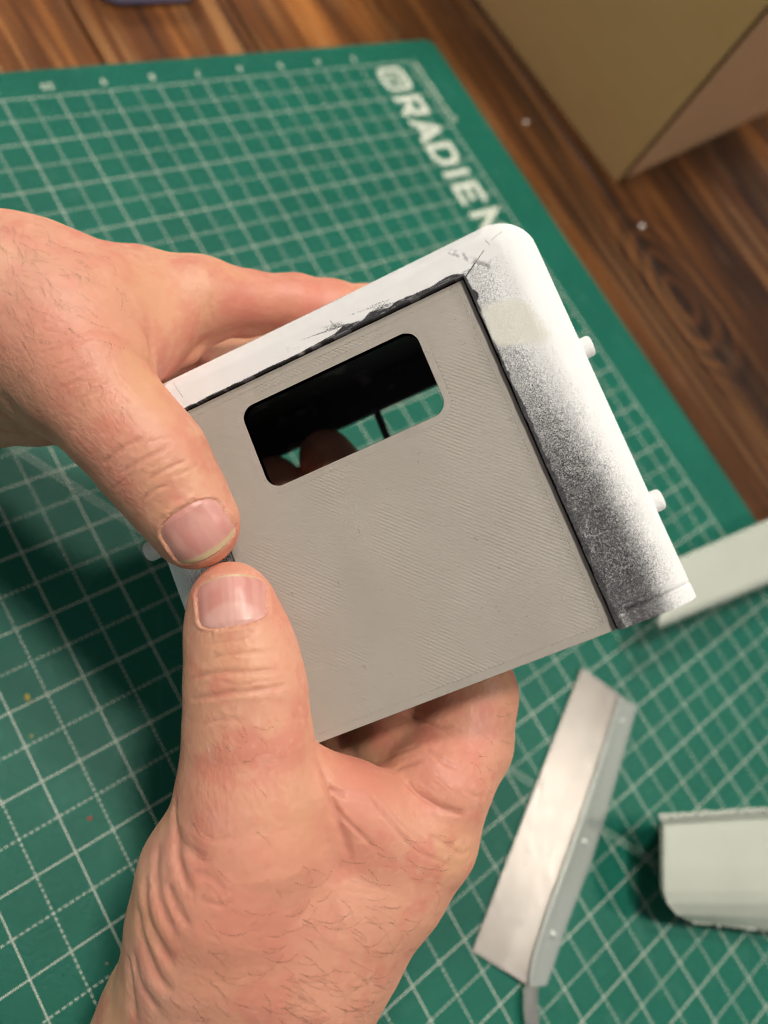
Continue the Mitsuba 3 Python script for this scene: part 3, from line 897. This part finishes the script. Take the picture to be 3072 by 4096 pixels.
CR = [
    ([[-68.40, -282.86, 117.01], [-65.35, -283.83, 122.07], [-61.59, -286.00, 125.32], [-57.63, -288.46, 126.83], [-52.98, -290.43, 126.78]], .6, .42, .65),
    ([[-70.04, -286.35, 116.20], [-66.61, -288.43, 122.07], [-63.01, -289.86, 124.90], [-59.36, -291.85, 126.33], [-52.53, -294.18, 126.00]], .65, .48, .7),
    ([[-64.60, -281.40, 121.90], [-61.54, -281.96, 124.68], [-57.53, -284.03, 126.77], [-51.53, -286.71, 127.00]], .5, .3, .45),
    ([[-62.70, -278.38, 122.97], [-59.51, -279.83, 125.58], [-56.07, -281.20, 127.06]], .5, .22, .3),
    ([[-64.91, -285.71, 123.03], [-61.41, -289.34, 125.65], [-57.11, -291.02, 126.76], [-51.70, -292.93, 126.05]], .4, .2, .35),
    ([[-71.55, -291.70, 116.44], [-67.57, -293.54, 121.78], [-63.37, -296.90, 124.32]], .6, .16, .25),
    ([[-54.47, -299.65, 124.64], [-53.21, -301.42, 123.54], [-51.01, -302.69, 121.57]], .4, .2, .3),
    ([[-51.66, -310.67, 117.62], [-52.29, -314.78, 118.22], [-52.97, -318.45, 118.47], [-53.92, -322.18, 117.93], [-54.47, -326.84, 116.75], [-54.76, -331.03, 115.14], [-54.81, -335.01, 113.29]], 1.0, .75, .55),
    ([[-52.88, -317.84, 118.50], [-51.86, -319.72, 118.16], [-50.69, -321.18, 118.12]], .6, .5, .9),
    ([[-53.55, -320.85, 118.16], [-53.08, -324.74, 117.65], [-51.53, -329.32, 116.98], [-49.65, -334.34, 115.82]], .55, .4, .6),
    ([[-45.49, -323.75, 117.65], [-44.20, -330.09, 117.41], [-43.01, -335.69, 116.44], [-41.47, -339.65, 115.24]], .55, .4, .6),
    ([[-42.90, -328.49, 117.13], [-41.64, -334.23, 116.62], [-38.94, -340.30, 115.14]], .4, .2, .35),
    ([[-21.88, -314.57, 103.97], [-20.63, -317.18, 105.05], [-20.21, -319.75, 109.44], [-19.52, -321.59, 112.34], [-17.56, -322.97, 114.19]], .7, .5, .7),
    ([[-33.93, -321.73, 100.90], [-31.62, -322.20, 104.70], [-29.21, -322.25, 109.45], [-26.46, -322.97, 112.42]], .7, .4, .5),
    ([[-34.26, -324.46, 109.08], [-31.19, -324.92, 111.73], [-29.07, -325.59, 113.99]], .7, .45, .55),
    ([[-26.28, -323.55, 113.15], [-25.63, -326.20, 115.64], [-24.76, -329.26, 117.28], [-23.33, -330.94, 117.76]], .6, .35, .5),
    ([[-34.82, -326.29, 111.57], [-34.21, -329.99, 113.75], [-33.13, -333.04, 114.85], [-30.96, -336.74, 115.79], [-27.11, -340.57, 115.92]], .8, .7, .7),
    ([[-37.29, -338.86, 115.29], [-34.38, -343.26, 114.37], [-31.12, -347.95, 112.69], [-27.97, -349.39, 111.23]], .6, .25, .4),
    ([[-41.62, -339.80, 115.19], [-38.68, -344.23, 113.99], [-34.66, -348.81, 112.30]], .5, .22, .35),
    ([[-24.69, -335.36, 117.93], [-23.12, -338.25, 117.33], [-20.52, -340.45, 116.00]], .5, .2, .3),
    ([[-79.72, -302.81, 107.80], [-81.66, -305.30, 106.03], [-83.46, -308.72, 107.60], [-85.32, -313.02, 109.65], [-86.52, -317.61, 111.36], [-86.39, -320.29, 112.25]], 1.1, .95, .45),
    ([[-83.46, -308.72, 107.60], [-83.43, -312.62, 111.32], [-82.63, -314.68, 113.27], [-81.38, -316.56, 114.94]], 1.2, .6, .35),
    ([[-86.77, -308.91, 102.33], [-89.10, -311.87, 103.95], [-91.15, -315.92, 105.65], [-92.23, -320.49, 107.23], [-92.33, -324.82, 108.16], [-91.93, -327.12, 108.57]], 1.3, .8, .3),
    ([[-89.32, -316.48, 108.13], [-89.94, -319.72, 109.19], [-90.03, -323.30, 110.16], [-89.55, -326.45, 110.79]], 1.2, .7, .35),
    ([[-91.34, -312.70, 101.45], [-93.61, -316.68, 102.68], [-95.20, -321.01, 102.76], [-95.38, -325.58, 103.90], [-95.17, -329.33, 104.36], [-94.77, -332.26, 104.59]], 1.3, .8, .3),
    ([[-95.18, -317.26, 99.19], [-97.26, -323.22, 99.36], [-98.00, -328.48, 100.38], [-98.13, -333.11, 100.76], [-96.97, -336.94, 101.65]], 1.3, .8, .3),
    ([[-101.35, -326.33, 91.69], [-102.58, -330.21, 91.28], [-104.09, -334.86, 89.73], [-105.45, -339.65, 88.26]], 1.5, 1.0, .35),
    ([[-100.06, -325.90, 95.04], [-101.44, -331.69, 95.31], [-101.19, -336.02, 95.99], [-100.36, -339.72, 96.50]], 1.2, .6, .3),
    ([[-80.11, -311.44, 114.28], [-78.49, -314.16, 116.50], [-75.92, -315.24, 118.10]], .5, .2, .3),
    ([[-84.82, -316.85, 112.33], [-82.36, -320.01, 114.87], [-81.00, -323.61, 115.72]], .8, .3, .3),
    ([[-85.74, -322.80, 113.11], [-83.37, -325.39, 114.41], [-80.76, -326.53, 115.41]], .6, .25, .3),
    ([[-63.90, -332.93, 114.21], [-67.35, -336.48, 112.59], [-71.36, -338.35, 111.85]], 1.5, .3, .1),
    ([[-63.13, -335.88, 112.63], [-63.40, -341.63, 111.18], [-63.77, -346.10, 110.33]], 1.2, .25, .1),
]
BL = [([-54.92, -237.78, 135.44], 9, 'peach', .5), ([-51.66, -220.06, 136.59], 10, 'yellow', .6), ([-11.49, -203.95, 121.39], 12, 'red', .65), ([5.38, -207.34, 124.94], 12, 'red', .7), ([-35.85, -210.81, 115.92], 9, 'red', .6),
      ([-46.41, -259.40, 124.75], 5, 'red', .6), ([-59.75, -258.11, 118.38], 6, 'red', .35), ([-65.25, -206.05, 137.09], 14, 'red', .45), ([-62.57, -215.73, 137.67], 10, 'red', .3), ([-66.27, -235.57, 127.42], 8, 'red', .35), ([-74.56, -209.67, 126.32], 14, 'brown', .4), ([-63.17, -188.72, 137.06], 14, 'pale', .4), ([-36.40, -197.51, 129.81], 10, 'yellow', .55), ([-73.87, -215.48, 124.57], 9, 'brown', .45)]
BR = [([-52.19, -263.88, 122.69], 5, 'red', .5), ([-44.41, -277.82, 123.71], 7, 'red', .55), ([-56.42, -285.11, 127.08], 8, 'yellow', .4), ([-43.09, -319.46, 115.02], 9, 'red', .75), ([-50.25, -322.12, 118.14], 8, 'red', .6), ([-24.38, -329.62, 117.43], 11, 'red', .6),
      ([-6.83, -322.19, 117.96], 9, 'red', .3), ([-17.33, -311.19, 105.04], 7, 'yellow', .6), ([-76.54, -309.19, 116.85], 5, 'red', .45), ([-76.03, -311.23, 117.68], 3, 'pale', .5), ([-89.45, -312.44, 104.19], 8, 'pale', .6), ([-81.78, -325.31, 115.16], 12, 'brown', .25),
      ([-79.56, -332.41, 114.06], 20, 'red', .6), ([-63.11, -329.31, 116.19], 12, 'peach', .5), ([-56.12, -349.08, 110.45], 18, 'brown', .3), ([-77.64, -348.56, 107.24], 20, 'brown', .22), ([-54.77, -325.88, 116.94], 12, 'red', .35), ([-61.36, -318.80, 119.73], 9, 'yellow', .5), ([-101.90, -333.28, 94.53], 9, 'pale', .4)]
NL = dict(centre=[-54.61, -255.78, 128.32], axis=np.array([-53.00, -260.38, 125.27]) - np.array([-55.63, -251.07, 130.10]), length=12.4, width=14.6, lunula=.25, edge=.385, label='broad ridged thumb nail with a chipped yellowish free edge')
NR = dict(centre=[-54.74, -272.16, 126.25], axis=np.array([-52.39, -267.29, 125.33]) - np.array([-56.74, -276.47, 126.34]), length=11.8, width=15.0, lunula=1.0, edge=.47, cut=3.2, label='short ridged thumb nail with a pale half moon')
FL = np.array([-56.56, -205.94, 138.71]) - np.array([-61.29, -190.67, 138.04])
FR = np.array([-60.99, -345.67, 110.75]) - np.array([-70.18, -335.65, 113.02])
make_hand('hand', LEFT, *bounds(LEFT), CL, BL, NL,
          [([-62.67, -182.25, 135.68], 11, 40, FL, 6.5), ([-60.41, -191.13, 138.31], 11, 34, FL, 6.), ([-67.33, -197.34, 136.77], 11, 24, FL, 6), ([-58.20, -199.76, 139.13], 10, 12, FL, 5.), ([-67.33, -204.71, 136.08], 9, 10, FL, 5), ([-61.04, -225.64, 136.23], 6, 9, FL, 3.2), ([-62.64, -178.18, 134.96], 7, 16, FL, 6)],
          'left hand reaching in from the left edge, its thumb pressed on the grey panel', 11, 'fine dark hairs curling on the back of the hand')
make_hand('hand_001', RIGHT, *bounds(RIGHT), CR, BR, NR,
          [([-71.82, -335.05, 113.39], 13, 24, FR, 6.5), ([-60.99, -345.67, 110.75], 13, 26, FR, 6.5), ([-71.75, -348.74, 108.22], 14, 44, FR, 7), ([-84.07, -343.94, 106.91], 13, 26, FR, 7), ([-61.74, -354.23, 108.02], 10, 30, FR, 7), ([-68.25, -358.50, 105.95], 12, 34, FR, 7),
           ([-66.49, -298.98, 122.63], 5, 12, FR, 3.2), ([-2.18, -326.72, 116.70], 5, 16, FR, 3.5), ([-9.40, -331.68, 116.64], 6, 20, FR, 4), ([-19.53, -338.46, 116.68], 5, 8, FR, 3), ([-82.93, -319.11, 114.36], 8, 8, FR, 5), ([-45.92, -350.09, 110.37], 8, 12, FR, 5)],
          'right hand coming up from the bottom edge, its thumb upright on the panel', 29, 'fine dark hairs on the wrist and knuckle')


# ------------------------------------------------------------------ things lying about
# the cardboard box
def card_colour(p, n, uv):
    f = fbm(p.x * 30, p.y * 30, p.z * 30, octaves=3)
    fl = noise(p.x * 14, p.y * 14, p.z * 260)
    return mix((0.49, 0.305, 0.118), (0.56, 0.355, 0.155), 0.7 * f + 0.3 * fl)


scene['card_bsdf'] = {'type': 'principled', 'base_color': mikit.proc(card_colour), 'roughness': 0.75, 'specular': 0.25}
scene['card_pink_bsdf'] = {'type': 'principled', 'base_color': mikit.proc(lambda p, n, uv: card_colour(p, n, uv) * mi.Color3f(1.04, 0.98, 1.28)), 'roughness': 0.75, 'specular': 0.25}
scene['card_edge_bsdf'] = {'type': 'principled', 'base_color': mikit.proc(lambda p, n, uv: mix((0.10, 0.062, 0.03), (0.18, 0.115, 0.06), noise(p.x * 300, p.y * 300, p.z * 500))), 'roughness': 0.9, 'specular': 0.1}
C0 = P(347.4, -113.6, TABLE_Z)
E1, E2 = unit(P(-0.065, 1, 0)), unit(P(1, 0.135, 0))
BH = 262.0


def board(o, a, b, la, lb, t):
    """A board panel with its outer face through o, spanned by a and b, thickened inwards."""
    nrm = unit(np.cross(a, b))
    bx_ = rounded_box(la, lb, t, min(1.2, t * .45), 2)
    M = np.eye(4)
    M[:3, 0], M[:3, 1], M[:3, 2] = a, b, nrm
    M[:3, 3] = o + a * la / 2 + b * lb / 2 - nrm * t / 2
    bx_.apply_transform(M)
    return bx_


Z3 = P(0, 0, 1)
put('cardboard_box__side_panel', board(C0 + E1 * 350, -E1, Z3, 350, BH, 1.8), 'card_bsdf')
put('cardboard_box__side_panel_001', board(C0 + E2 * 11 + E1 * 0.3, E2, Z3, 393, BH, .8), 'card_pink_bsdf', label='pinker brown side of the box')
put('cardboard_box__side_panel_002', board(C0 + E2 * 404.6, E1, Z3, 350, BH, 4.0), 'card_bsdf')
put('cardboard_box__side_panel_003', board(C0 + E2 * 404 + E1 * 350, -E2, Z3, 400, BH, 4.0), 'card_bsdf')
for i in range(2):
    put(num('cardboard_box__top_flap', i), board(C0 + Z3 * (BH + 3.2) + E1 * (i * 175.6), E2, unit(E1 - E2 * (E1 @ E2)), 403, 174.5, 3.0), 'card_bsdf')
put('cardboard_box__tape', board(C0 + Z3 * (BH + 3.5) + E1 * 150, E2, unit(E1 - E2 * (E1 @ E2)), 404, 50, .25), 'card_edge_bsdf')
say('cardboard_box', 'large brown cardboard box standing on the table past the corner of the mat', 'box')

# the lavender bottle at the back edge
scene['lavender_bsdf'] = {'type': 'twosided', 'bsdf': {'type': 'principled', 'base_color': rgb(0.30, 0.32, 0.55), 'roughness': 0.35, 'specular': 0.5}}
levels = [(-4.0, 0), (-1.6, .5), (-.5, 1.6), (0, 4), (0, 44), (-1.2, 50), (-5, 55), (-12, 59), (-16, 60), (-16, 64)]
loops = []
for off, z in levels:
    g_ = sbox(-29, -22, 29, 22).buffer(-12).buffer(12 + off, 16).exterior
    loops.append(np.array([[*g_.interpolate(q, normalized=True).coords[0], z] for q in np.linspace(0, 1, 96, endpoint=False)]))
loops = np.array(loops)
loops = np.concatenate([loops, loops[:, :1]], 1)
nl_, nk_ = loops.shape[:2]
capv = np.vstack([loops.reshape(-1, 3), [[0, 0, 0], [0, 0, 64]]])
i_ = np.arange(nk_ - 1)
capf = np.vstack([np.stack([i_, i_ + 1, 0 * i_ + nl_ * nk_], 1)[:, ::-1], np.stack([i_, i_ + 1, 0 * i_ + nl_ * nk_ + 1], 1) + np.array([(nl_ - 1) * nk_, (nl_ - 1) * nk_, 0])])
b = trimesh.Trimesh(capv, np.vstack([grid_faces(nl_, nk_)[:, ::-1], capf]), process=False)
b.apply_translation((101, 77.5, TABLE_Z))
put('bottle__body', b, 'lavender_bsdf', smooth=35)
scene['white_cap_bsdf'] = {'type': 'principled', 'base_color': rgb(0.7, 0.7, 0.68), 'roughness': 0.4}
b = trimesh.creation.revolve([(0, 0), (13, 0), (13.4, .6), (13.4, 15), (12.6, 16), (0, 16)], sections=48)
b.apply_translation((101, 77.5, TABLE_Z + 64.2))
put('bottle__cap', b, 'white_cap_bsdf', smooth=35)
say('bottle', 'lavender blue plastic bottle foot at the back edge of the mat', 'bottle')

# cut-off pieces of pale green plastic
scene['sage_bsdf'] = {'type': 'twosided', 'bsdf': bumped({'type': 'principled', 'base_color': mikit.proc(lambda p, n, uv: mix((0.44, 0.465, 0.395), (0.50, 0.53, 0.455), fbm(p.x * 60, p.y * 60, p.z * 60, octaves=3))), 'roughness': 0.42, 'specular': 0.45},
                      lambda p, n, uv: noise(p.x * 1500, p.y * 1500, p.z * 1500), 0.00005, eps=1e-4)}


def loft_sheet(left, right, thick, n=46, jag=((0, .8), (-1, .8)), seed=5, sub=6):
    """A bent sheet between two boundary polylines, with thickness and rough cut edges."""
    lft, rgt = np.asarray(left, float), np.asarray(right, float)
    def refine(p):
        t = np.linspace(0, len(p) - 1, (len(p) - 1) * sub + 1)
        return np.stack([np.interp(t, np.arange(len(p)), p[:, k]) for k in range(3)], 1)
    lft, rgt = refine(lft), refine(rgt)
    t = np.linspace(0, 1, n)[None, :, None]
    g = lft[:, None] * (1 - t) + rgt[:, None] * t
    rr = np.random.default_rng(seed)
    du, dv = np.gradient(g, axis=0), np.gradient(g, axis=1)
    nr = np.cross(du, dv)
    nr /= np.linalg.norm(nr, axis=2, keepdims=True) + 1e-9
    for row, amt in jag:
        j = rr.normal(size=n) * amt * .5 + (rr.random(n) > .8) * amt * rr.normal(size=n)
        dirv = g[row] - g[1 if row == 0 else -2]
        dirv /= np.linalg.norm(dirv, axis=1, keepdims=True) + 1e-9
        g[row] += dirv * j[:, None] + nr[row] * (rr.normal(size=(n, 1)) * amt * .4)
    a, b = g, g - nr * thick
    m, k = g.shape[:2]
    v = np.vstack([a.reshape(-1, 3), b.reshape(-1, 3)])
    f1 = grid_faces(m, k)
    f2 = f1[:, ::-1] + m * k
    ring = np.r_[np.arange(k), np.arange(1, m) * k + k - 1, (m - 1) * k + np.arange(k - 2, -1, -1), np.arange(m - 2, 0, -1) * k]
    r2_ = np.roll(ring, -1)
    f3 = np.vstack([np.stack([ring, ring + m * k, r2_ + m * k], 1), np.stack([ring, r2_ + m * k, r2_], 1)])
    return trimesh.Trimesh(v, np.vstack([f1, f2, f3]), process=False)


def crumbs_mesh(line, count, size, seed):
    rr = np.random.default_rng(seed)
    out = []
    for _ in range(count):
        i = rr.integers(len(line) - 1)
        q = line[i] + (line[i + 1] - line[i]) * rr.random() + rr.normal(size=3) * .3
        b = trimesh.creation.icosphere(subdivisions=1, radius=size * rr.uniform(.4, 1))
        b.vertices *= 1 + .5 * rr.normal(size=b.vertices.shape) * .5
        b.apply_scale([1, rr.uniform(.4, 1.2), rr.uniform(.4, 1)])
        b.apply_translation(q)
        out.append(b)
    return trimesh.util.concatenate(out)


BLf = np.array([[82.25, -409.52, 32.00], [85.48, -414.50, 27.00], [80.02, -420.36, 27.00], [74.34, -426.44, 27.00], [70.21, -432.42, 26.00], [70.03, -437.64, 24.00], [73.72, -445.18, 20.00], [83.82, -456.05, 13.00]])
BRt = np.array([[155.08, -450.76, 32.00], [157.44, -456.09, 27.00], [149.17, -463.08, 27.00], [142.00, -469.13, 27.00], [135.68, -475.95, 26.00], [133.38, -480.82, 24.00], [133.33, -488.18, 19.00], [134.97, -498.52, 11.00]])
put('plastic_offcut__sheet', loft_sheet(BLf, BRt, 1.9, jag=((0, .6), (-1, .7)), seed=5), 'sage_bsdf', smooth=50)
put('plastic_offcut__back_flange', loft_sheet([[86.78, -415.91, 25.00], [94.77, -420.94, 14.00], [104.21, -426.88, 1.00]], [[159.00, -457.71, 25.00], [170.05, -464.50, 14.00], [183.10, -472.52, 1.00]], 1.8, jag=((-1, .3),), seed=8), 'sage_bsdf', smooth=50)
put('plastic_offcut__burr', trimesh.util.concatenate([crumbs_mesh(np.linspace(BLf[0], BRt[0], 10), 46, .8, 3), crumbs_mesh(np.linspace(BLf[-1], BRt[-1], 10), 34, .7, 4)]), 'sage_bsdf', kind='stuff')
say('plastic_offcut', 'pale green bent plastic offcut with rough sawn lip at the lower right on the mat', 'offcut')
AL = np.array([[158.84, -331.91, 36.00], [149.10, -337.81, 36.00], [140.75, -343.80, 36.00], [134.02, -348.50, 36.00], [133.26, -350.45, 34.50], [136.84, -352.47, 30.00]])
AR = np.array([[283.33, -349.13, 36.00], [274.65, -356.29, 36.00], [265.77, -363.62, 36.00], [257.13, -370.74, 36.00], [256.52, -373.47, 34.50], [261.45, -376.09, 30.00]])
put('plastic_offcut_001__sheet', loft_sheet(AL, AR, 2.2, jag=((-1, .35),), seed=6), 'sage_bsdf', smooth=50)
put('plastic_offcut_001__back_flange', loft_sheet([[160.71, -332.82, 34.00], [179.55, -335.38, 16.00], [195.25, -337.52, 1.00]], [[285.72, -350.12, 34.00], [313.52, -353.92, 16.00], [336.68, -357.09, 1.00]], 2.0, jag=((-1, .3),), seed=9), 'sage_bsdf', smooth=50)
put('plastic_offcut_001__burr', crumbs_mesh(np.linspace(AL[4], AR[4], 10), 30, .6, 5), 'sage_bsdf', kind='stuff')
say('plastic_offcut_001', 'flat pale green plastic offcut jutting out behind the cab rim at the right edge', 'offcut')

# the razor saw
def brushed(p, n, uv):
    s = (p.x * 0.93 - p.y * 0.37)
    t = (p.x * 0.37 + p.y * 0.93)
    return noise(s * 7000, t * 130, 1.0) + 0.6 * noise(s * 16000, t * 260, 2.0)


def steel_tint(p, n, uv):
    f = fbm(p.x * 55, p.y * 55, 3.0, octaves=3)
    return mix((0.255, 0.232, 0.210), (0.30, 0.276, 0.250), f)


scene['steel_bsdf'] = {'type': 'twosided', 'bsdf': bumped({'type': 'principled', 'base_color': mikit.proc(steel_tint), 'metallic': 0.72, 'roughness': 0.31, 'specular': 0.45}, brushed, 0.00002, eps=3e-5)}
scene['bright_steel_bsdf'] = {'type': 'principled', 'base_color': rgb(0.56, 0.60, 0.55), 'metallic': 0.5, 'roughness': 0.32, 'specular': 0.6}
scene['polished_steel_bsdf'] = {'type': 'principled', 'base_color': rgb(0.85, 0.83, 0.74), 'metallic': 0.9, 'roughness': 0.15}
S_TL, S_TR, S_BL, S_BR = np.array([110.76, -352.06, 2.00]), np.array([121.73, -374.28, 3.20]), np.array([0.30, -411.16, 1.00]), np.array([12.83, -434.20, 3.20])
nt = 90
edge = []
for i in range(nt):
    a = S_TL + (S_BL - S_TL) * i / nt
    b = S_TL + (S_BL - S_TL) * (i + .5) / nt
    out_ = unit((S_TL - S_TR) + (S_BL - S_BR))
    edge += [a, b + out_ * .55]
edge.append(S_BL)
edge = np.array(edge)
inn = np.linspace(S_TR, S_BR, len(edge))
midp = edge * .5 + inn * .5 + P(0, 0, -.25)
g = np.stack([edge, midp, inn], 1)
thick = P(0, 0, -.45)
v = np.vstack([g.reshape(-1, 3), (g + thick).reshape(-1, 3)])
k0 = g.shape[0] * 3
f1 = grid_faces(g.shape[0], 3)
ring = np.r_[np.arange(3), np.arange(1, g.shape[0]) * 3 + 2, (g.shape[0] - 1) * 3 + np.array([1, 0]), np.arange(g.shape[0] - 2, 0, -1) * 3]
r2_ = np.roll(ring, -1)
put('razor_saw__blade', (v, np.vstack([f1, f1[:, ::-1] + k0, np.stack([ring, ring + k0, r2_ + k0], 1), np.stack([ring, r2_ + k0, r2_], 1)])), 'steel_bsdf')
sp_in = np.array([[118.97, -371.56, 4.60], [88.71, -388.51, 4.70], [58.64, -404.86, 4.70], [28.70, -420.36, 4.60], [15.38, -428.71, 4.40], [11.74, -433.20, 4.30]])
sp_out = np.array([[126.42, -380.64, 1.20], [96.57, -398.10, 1.20], [67.19, -414.61, 1.20], [39.36, -427.76, 1.20], [25.81, -434.86, 1.20], [19.26, -438.15, 1.20]])
rows_ = []
for a, b in zip(smooth_line(sp_in, 2.0)[:: 1], smooth_line(sp_out, 2.0)):
    rows_.append((a, b))
nrow = min(len(smooth_line(sp_in, 2.0)), len(smooth_line(sp_out, 2.0)))
ta, tb = smooth_line(sp_in, 2.0), smooth_line(sp_out, 2.0)
ta = np.stack([np.interp(np.linspace(0, 1, 70), np.linspace(0, 1, len(ta)), ta[:, k]) for k in range(3)], 1)
tb = np.stack([np.interp(np.linspace(0, 1, 70), np.linspace(0, 1, len(tb)), tb[:, k]) for k in range(3)], 1)
sec = []
for a, b in zip(ta, tb):
    w = b - a
    down = P(0, 0, -1)
    pts = [a + w * .0 + down * 1.6, a + w * .0, a + w * .05 - down * .25, a + w * .14 - down * .1, a + w * .45 - down * -.15, a + w * .80 - down * .35, a + w * .93 - down * .2, b, b + down * .9, a + w * .5 + down * 3.0]
    sec.append(pts)
sec = np.array(sec)
sec = np.concatenate([sec, sec[:, :1]], 1)
m_, k_ = sec.shape[:2]
cap0 = np.stack([np.zeros(k_ - 3, int), np.arange(1, k_ - 2), np.arange(2, k_ - 1)], 1)
cap1 = cap0[:, ::-1] + (m_ - 1) * k_
spine = trimesh.Trimesh(sec.reshape(-1, 3), np.vstack([grid_faces(m_, k_), cap0, cap1]), process=False)
scene['bright_two_bsdf'] = {'type': 'twosided', 'bsdf': scene.pop('bright_steel_bsdf')}
put('razor_saw__spine', spine, 'bright_two_bsdf', smooth=35)
for i, (q, r) in enumerate([([113.37, -380.86, 3.40], 1.3), ([64.53, -408.27, 3.40], 1.3), ([31.27, -425.71, 3.40], 1.4)]):
    d_ = trimesh.creation.icosphere(subdivisions=3, radius=r)
    d_.vertices[:, 2] *= .45
    d_.apply_translation(q)
    put(num('razor_saw__crimp', i), d_, 'bright_two_bsdf', smooth=True)
tg = np.array([[13.03, -433.62, 3.20], [9.86, -436.73, 3.20], [7.37, -440.27, 3.20], [5.10, -444.80, 3.20], [0.77, -452.89, 3.20], [-4.47, -464.23, 3.20]])
tg = smooth_line(tg, 1.5)
sec = []
for i, c in enumerate(tg):
    d = unit(tg[min(i + 1, len(tg) - 1)] - tg[max(i - 1, 0)])
    sd = unit(np.cross(d, P(0, 0, 1)))
    wv = .55 * math.sin(i * .55)
    w0 = 2.7 + .3 * math.sin(i * .42)
    sec.append([c - sd * w0 + P(0, 0, -1.5), c - sd * (w0 + wv * .3) + P(0, 0, .2), c - sd * (.9 + wv) + P(0, 0, 1.3), c + sd * (.9 - wv) + P(0, 0, 1.45), c + sd * w0 + P(0, 0, .3), c + sd * w0 + P(0, 0, -1.5), c - sd * w0 + P(0, 0, -1.5)])
sec = np.array(sec)
m_, k_ = sec.shape[:2]
scene['polished_two_bsdf'] = {'type': 'twosided', 'bsdf': scene.pop('polished_steel_bsdf')}
put('razor_saw__tang', (sec.reshape(-1, 3), grid_faces(m_, k_)), 'polished_two_bsdf', smooth=28)
say('razor_saw', 'brushed steel razor saw blade with folded spine lying on the mat below the cab', 'saw')

# crumbs
def crumb(key, q, size, bsdf, label, seed):
    rr = np.random.default_rng(seed)
    b = trimesh.creation.icosphere(subdivisions=2, radius=1.0)
    b.vertices *= 1 + .35 * (meshkit.noise(b.vertices * 1.7 + seed, seed)[:, None] - .5)
    b.vertices *= np.array(size) / 2
    b.apply_transform(trimesh.transformations.rotation_matrix(rr.uniform(0, 6), [0, 0, 1]))
    b.apply_translation(np.array(q) + [0, 0, size[2] / 2 - .1])
    put(key, b, bsdf, smooth=50, label=label, category='crumb')


for nm, c in (('red', (0.45, 0.06, 0.05)), ('yellow', (0.42, 0.34, 0.05)), ('tan', (0.50, 0.36, 0.27)), ('white', (0.78, 0.72, 0.68))):
    scene[f'{nm}_crumb_bsdf'] = {'type': 'principled', 'base_color': rgb(*c), 'roughness': 0.5}
crumb('plastic_crumb', [-93.71, -297.74, 0.00], (1.5, 1.2, .8), 'red_crumb_bsdf', 'tiny red plastic crumb on the mat left of the wrist', 1)
crumb('plastic_crumb_001', [-94.79, -251.99, 0.00], (2.4, 1.7, .7), 'yellow_crumb_bsdf', 'yellow plastic crumb on the mat near the left edge of the photo', 2)
crumb('plastic_crumb_002', [-98.62, -264.35, 0.00], (1.1, .9, .5), 'yellow_crumb_bsdf', 'smaller pale yellow crumb on the mat just below the larger yellow one', 3)
crumb('plastic_crumb_003', [-106.99, -339.33, 0.00], (.9, .7, .6), 'tan_crumb_bsdf', 'tiny tan crumb on the mat at the bottom beside the wrist', 4)
crumb('plastic_crumb_004', [305.81, -54.92, -3.00], (2.2, 3.6, 1.0), 'white_crumb_bsdf', 'white plastic crumb on the planks between mat and cardboard box', 5)
crumb('plastic_crumb_005', [344.20, -148.60, -3.00], (4.4, 2.7, 1.0), 'white_crumb_bsdf', 'white plastic crumb on the planks below the corner of the cardboard box', 6)
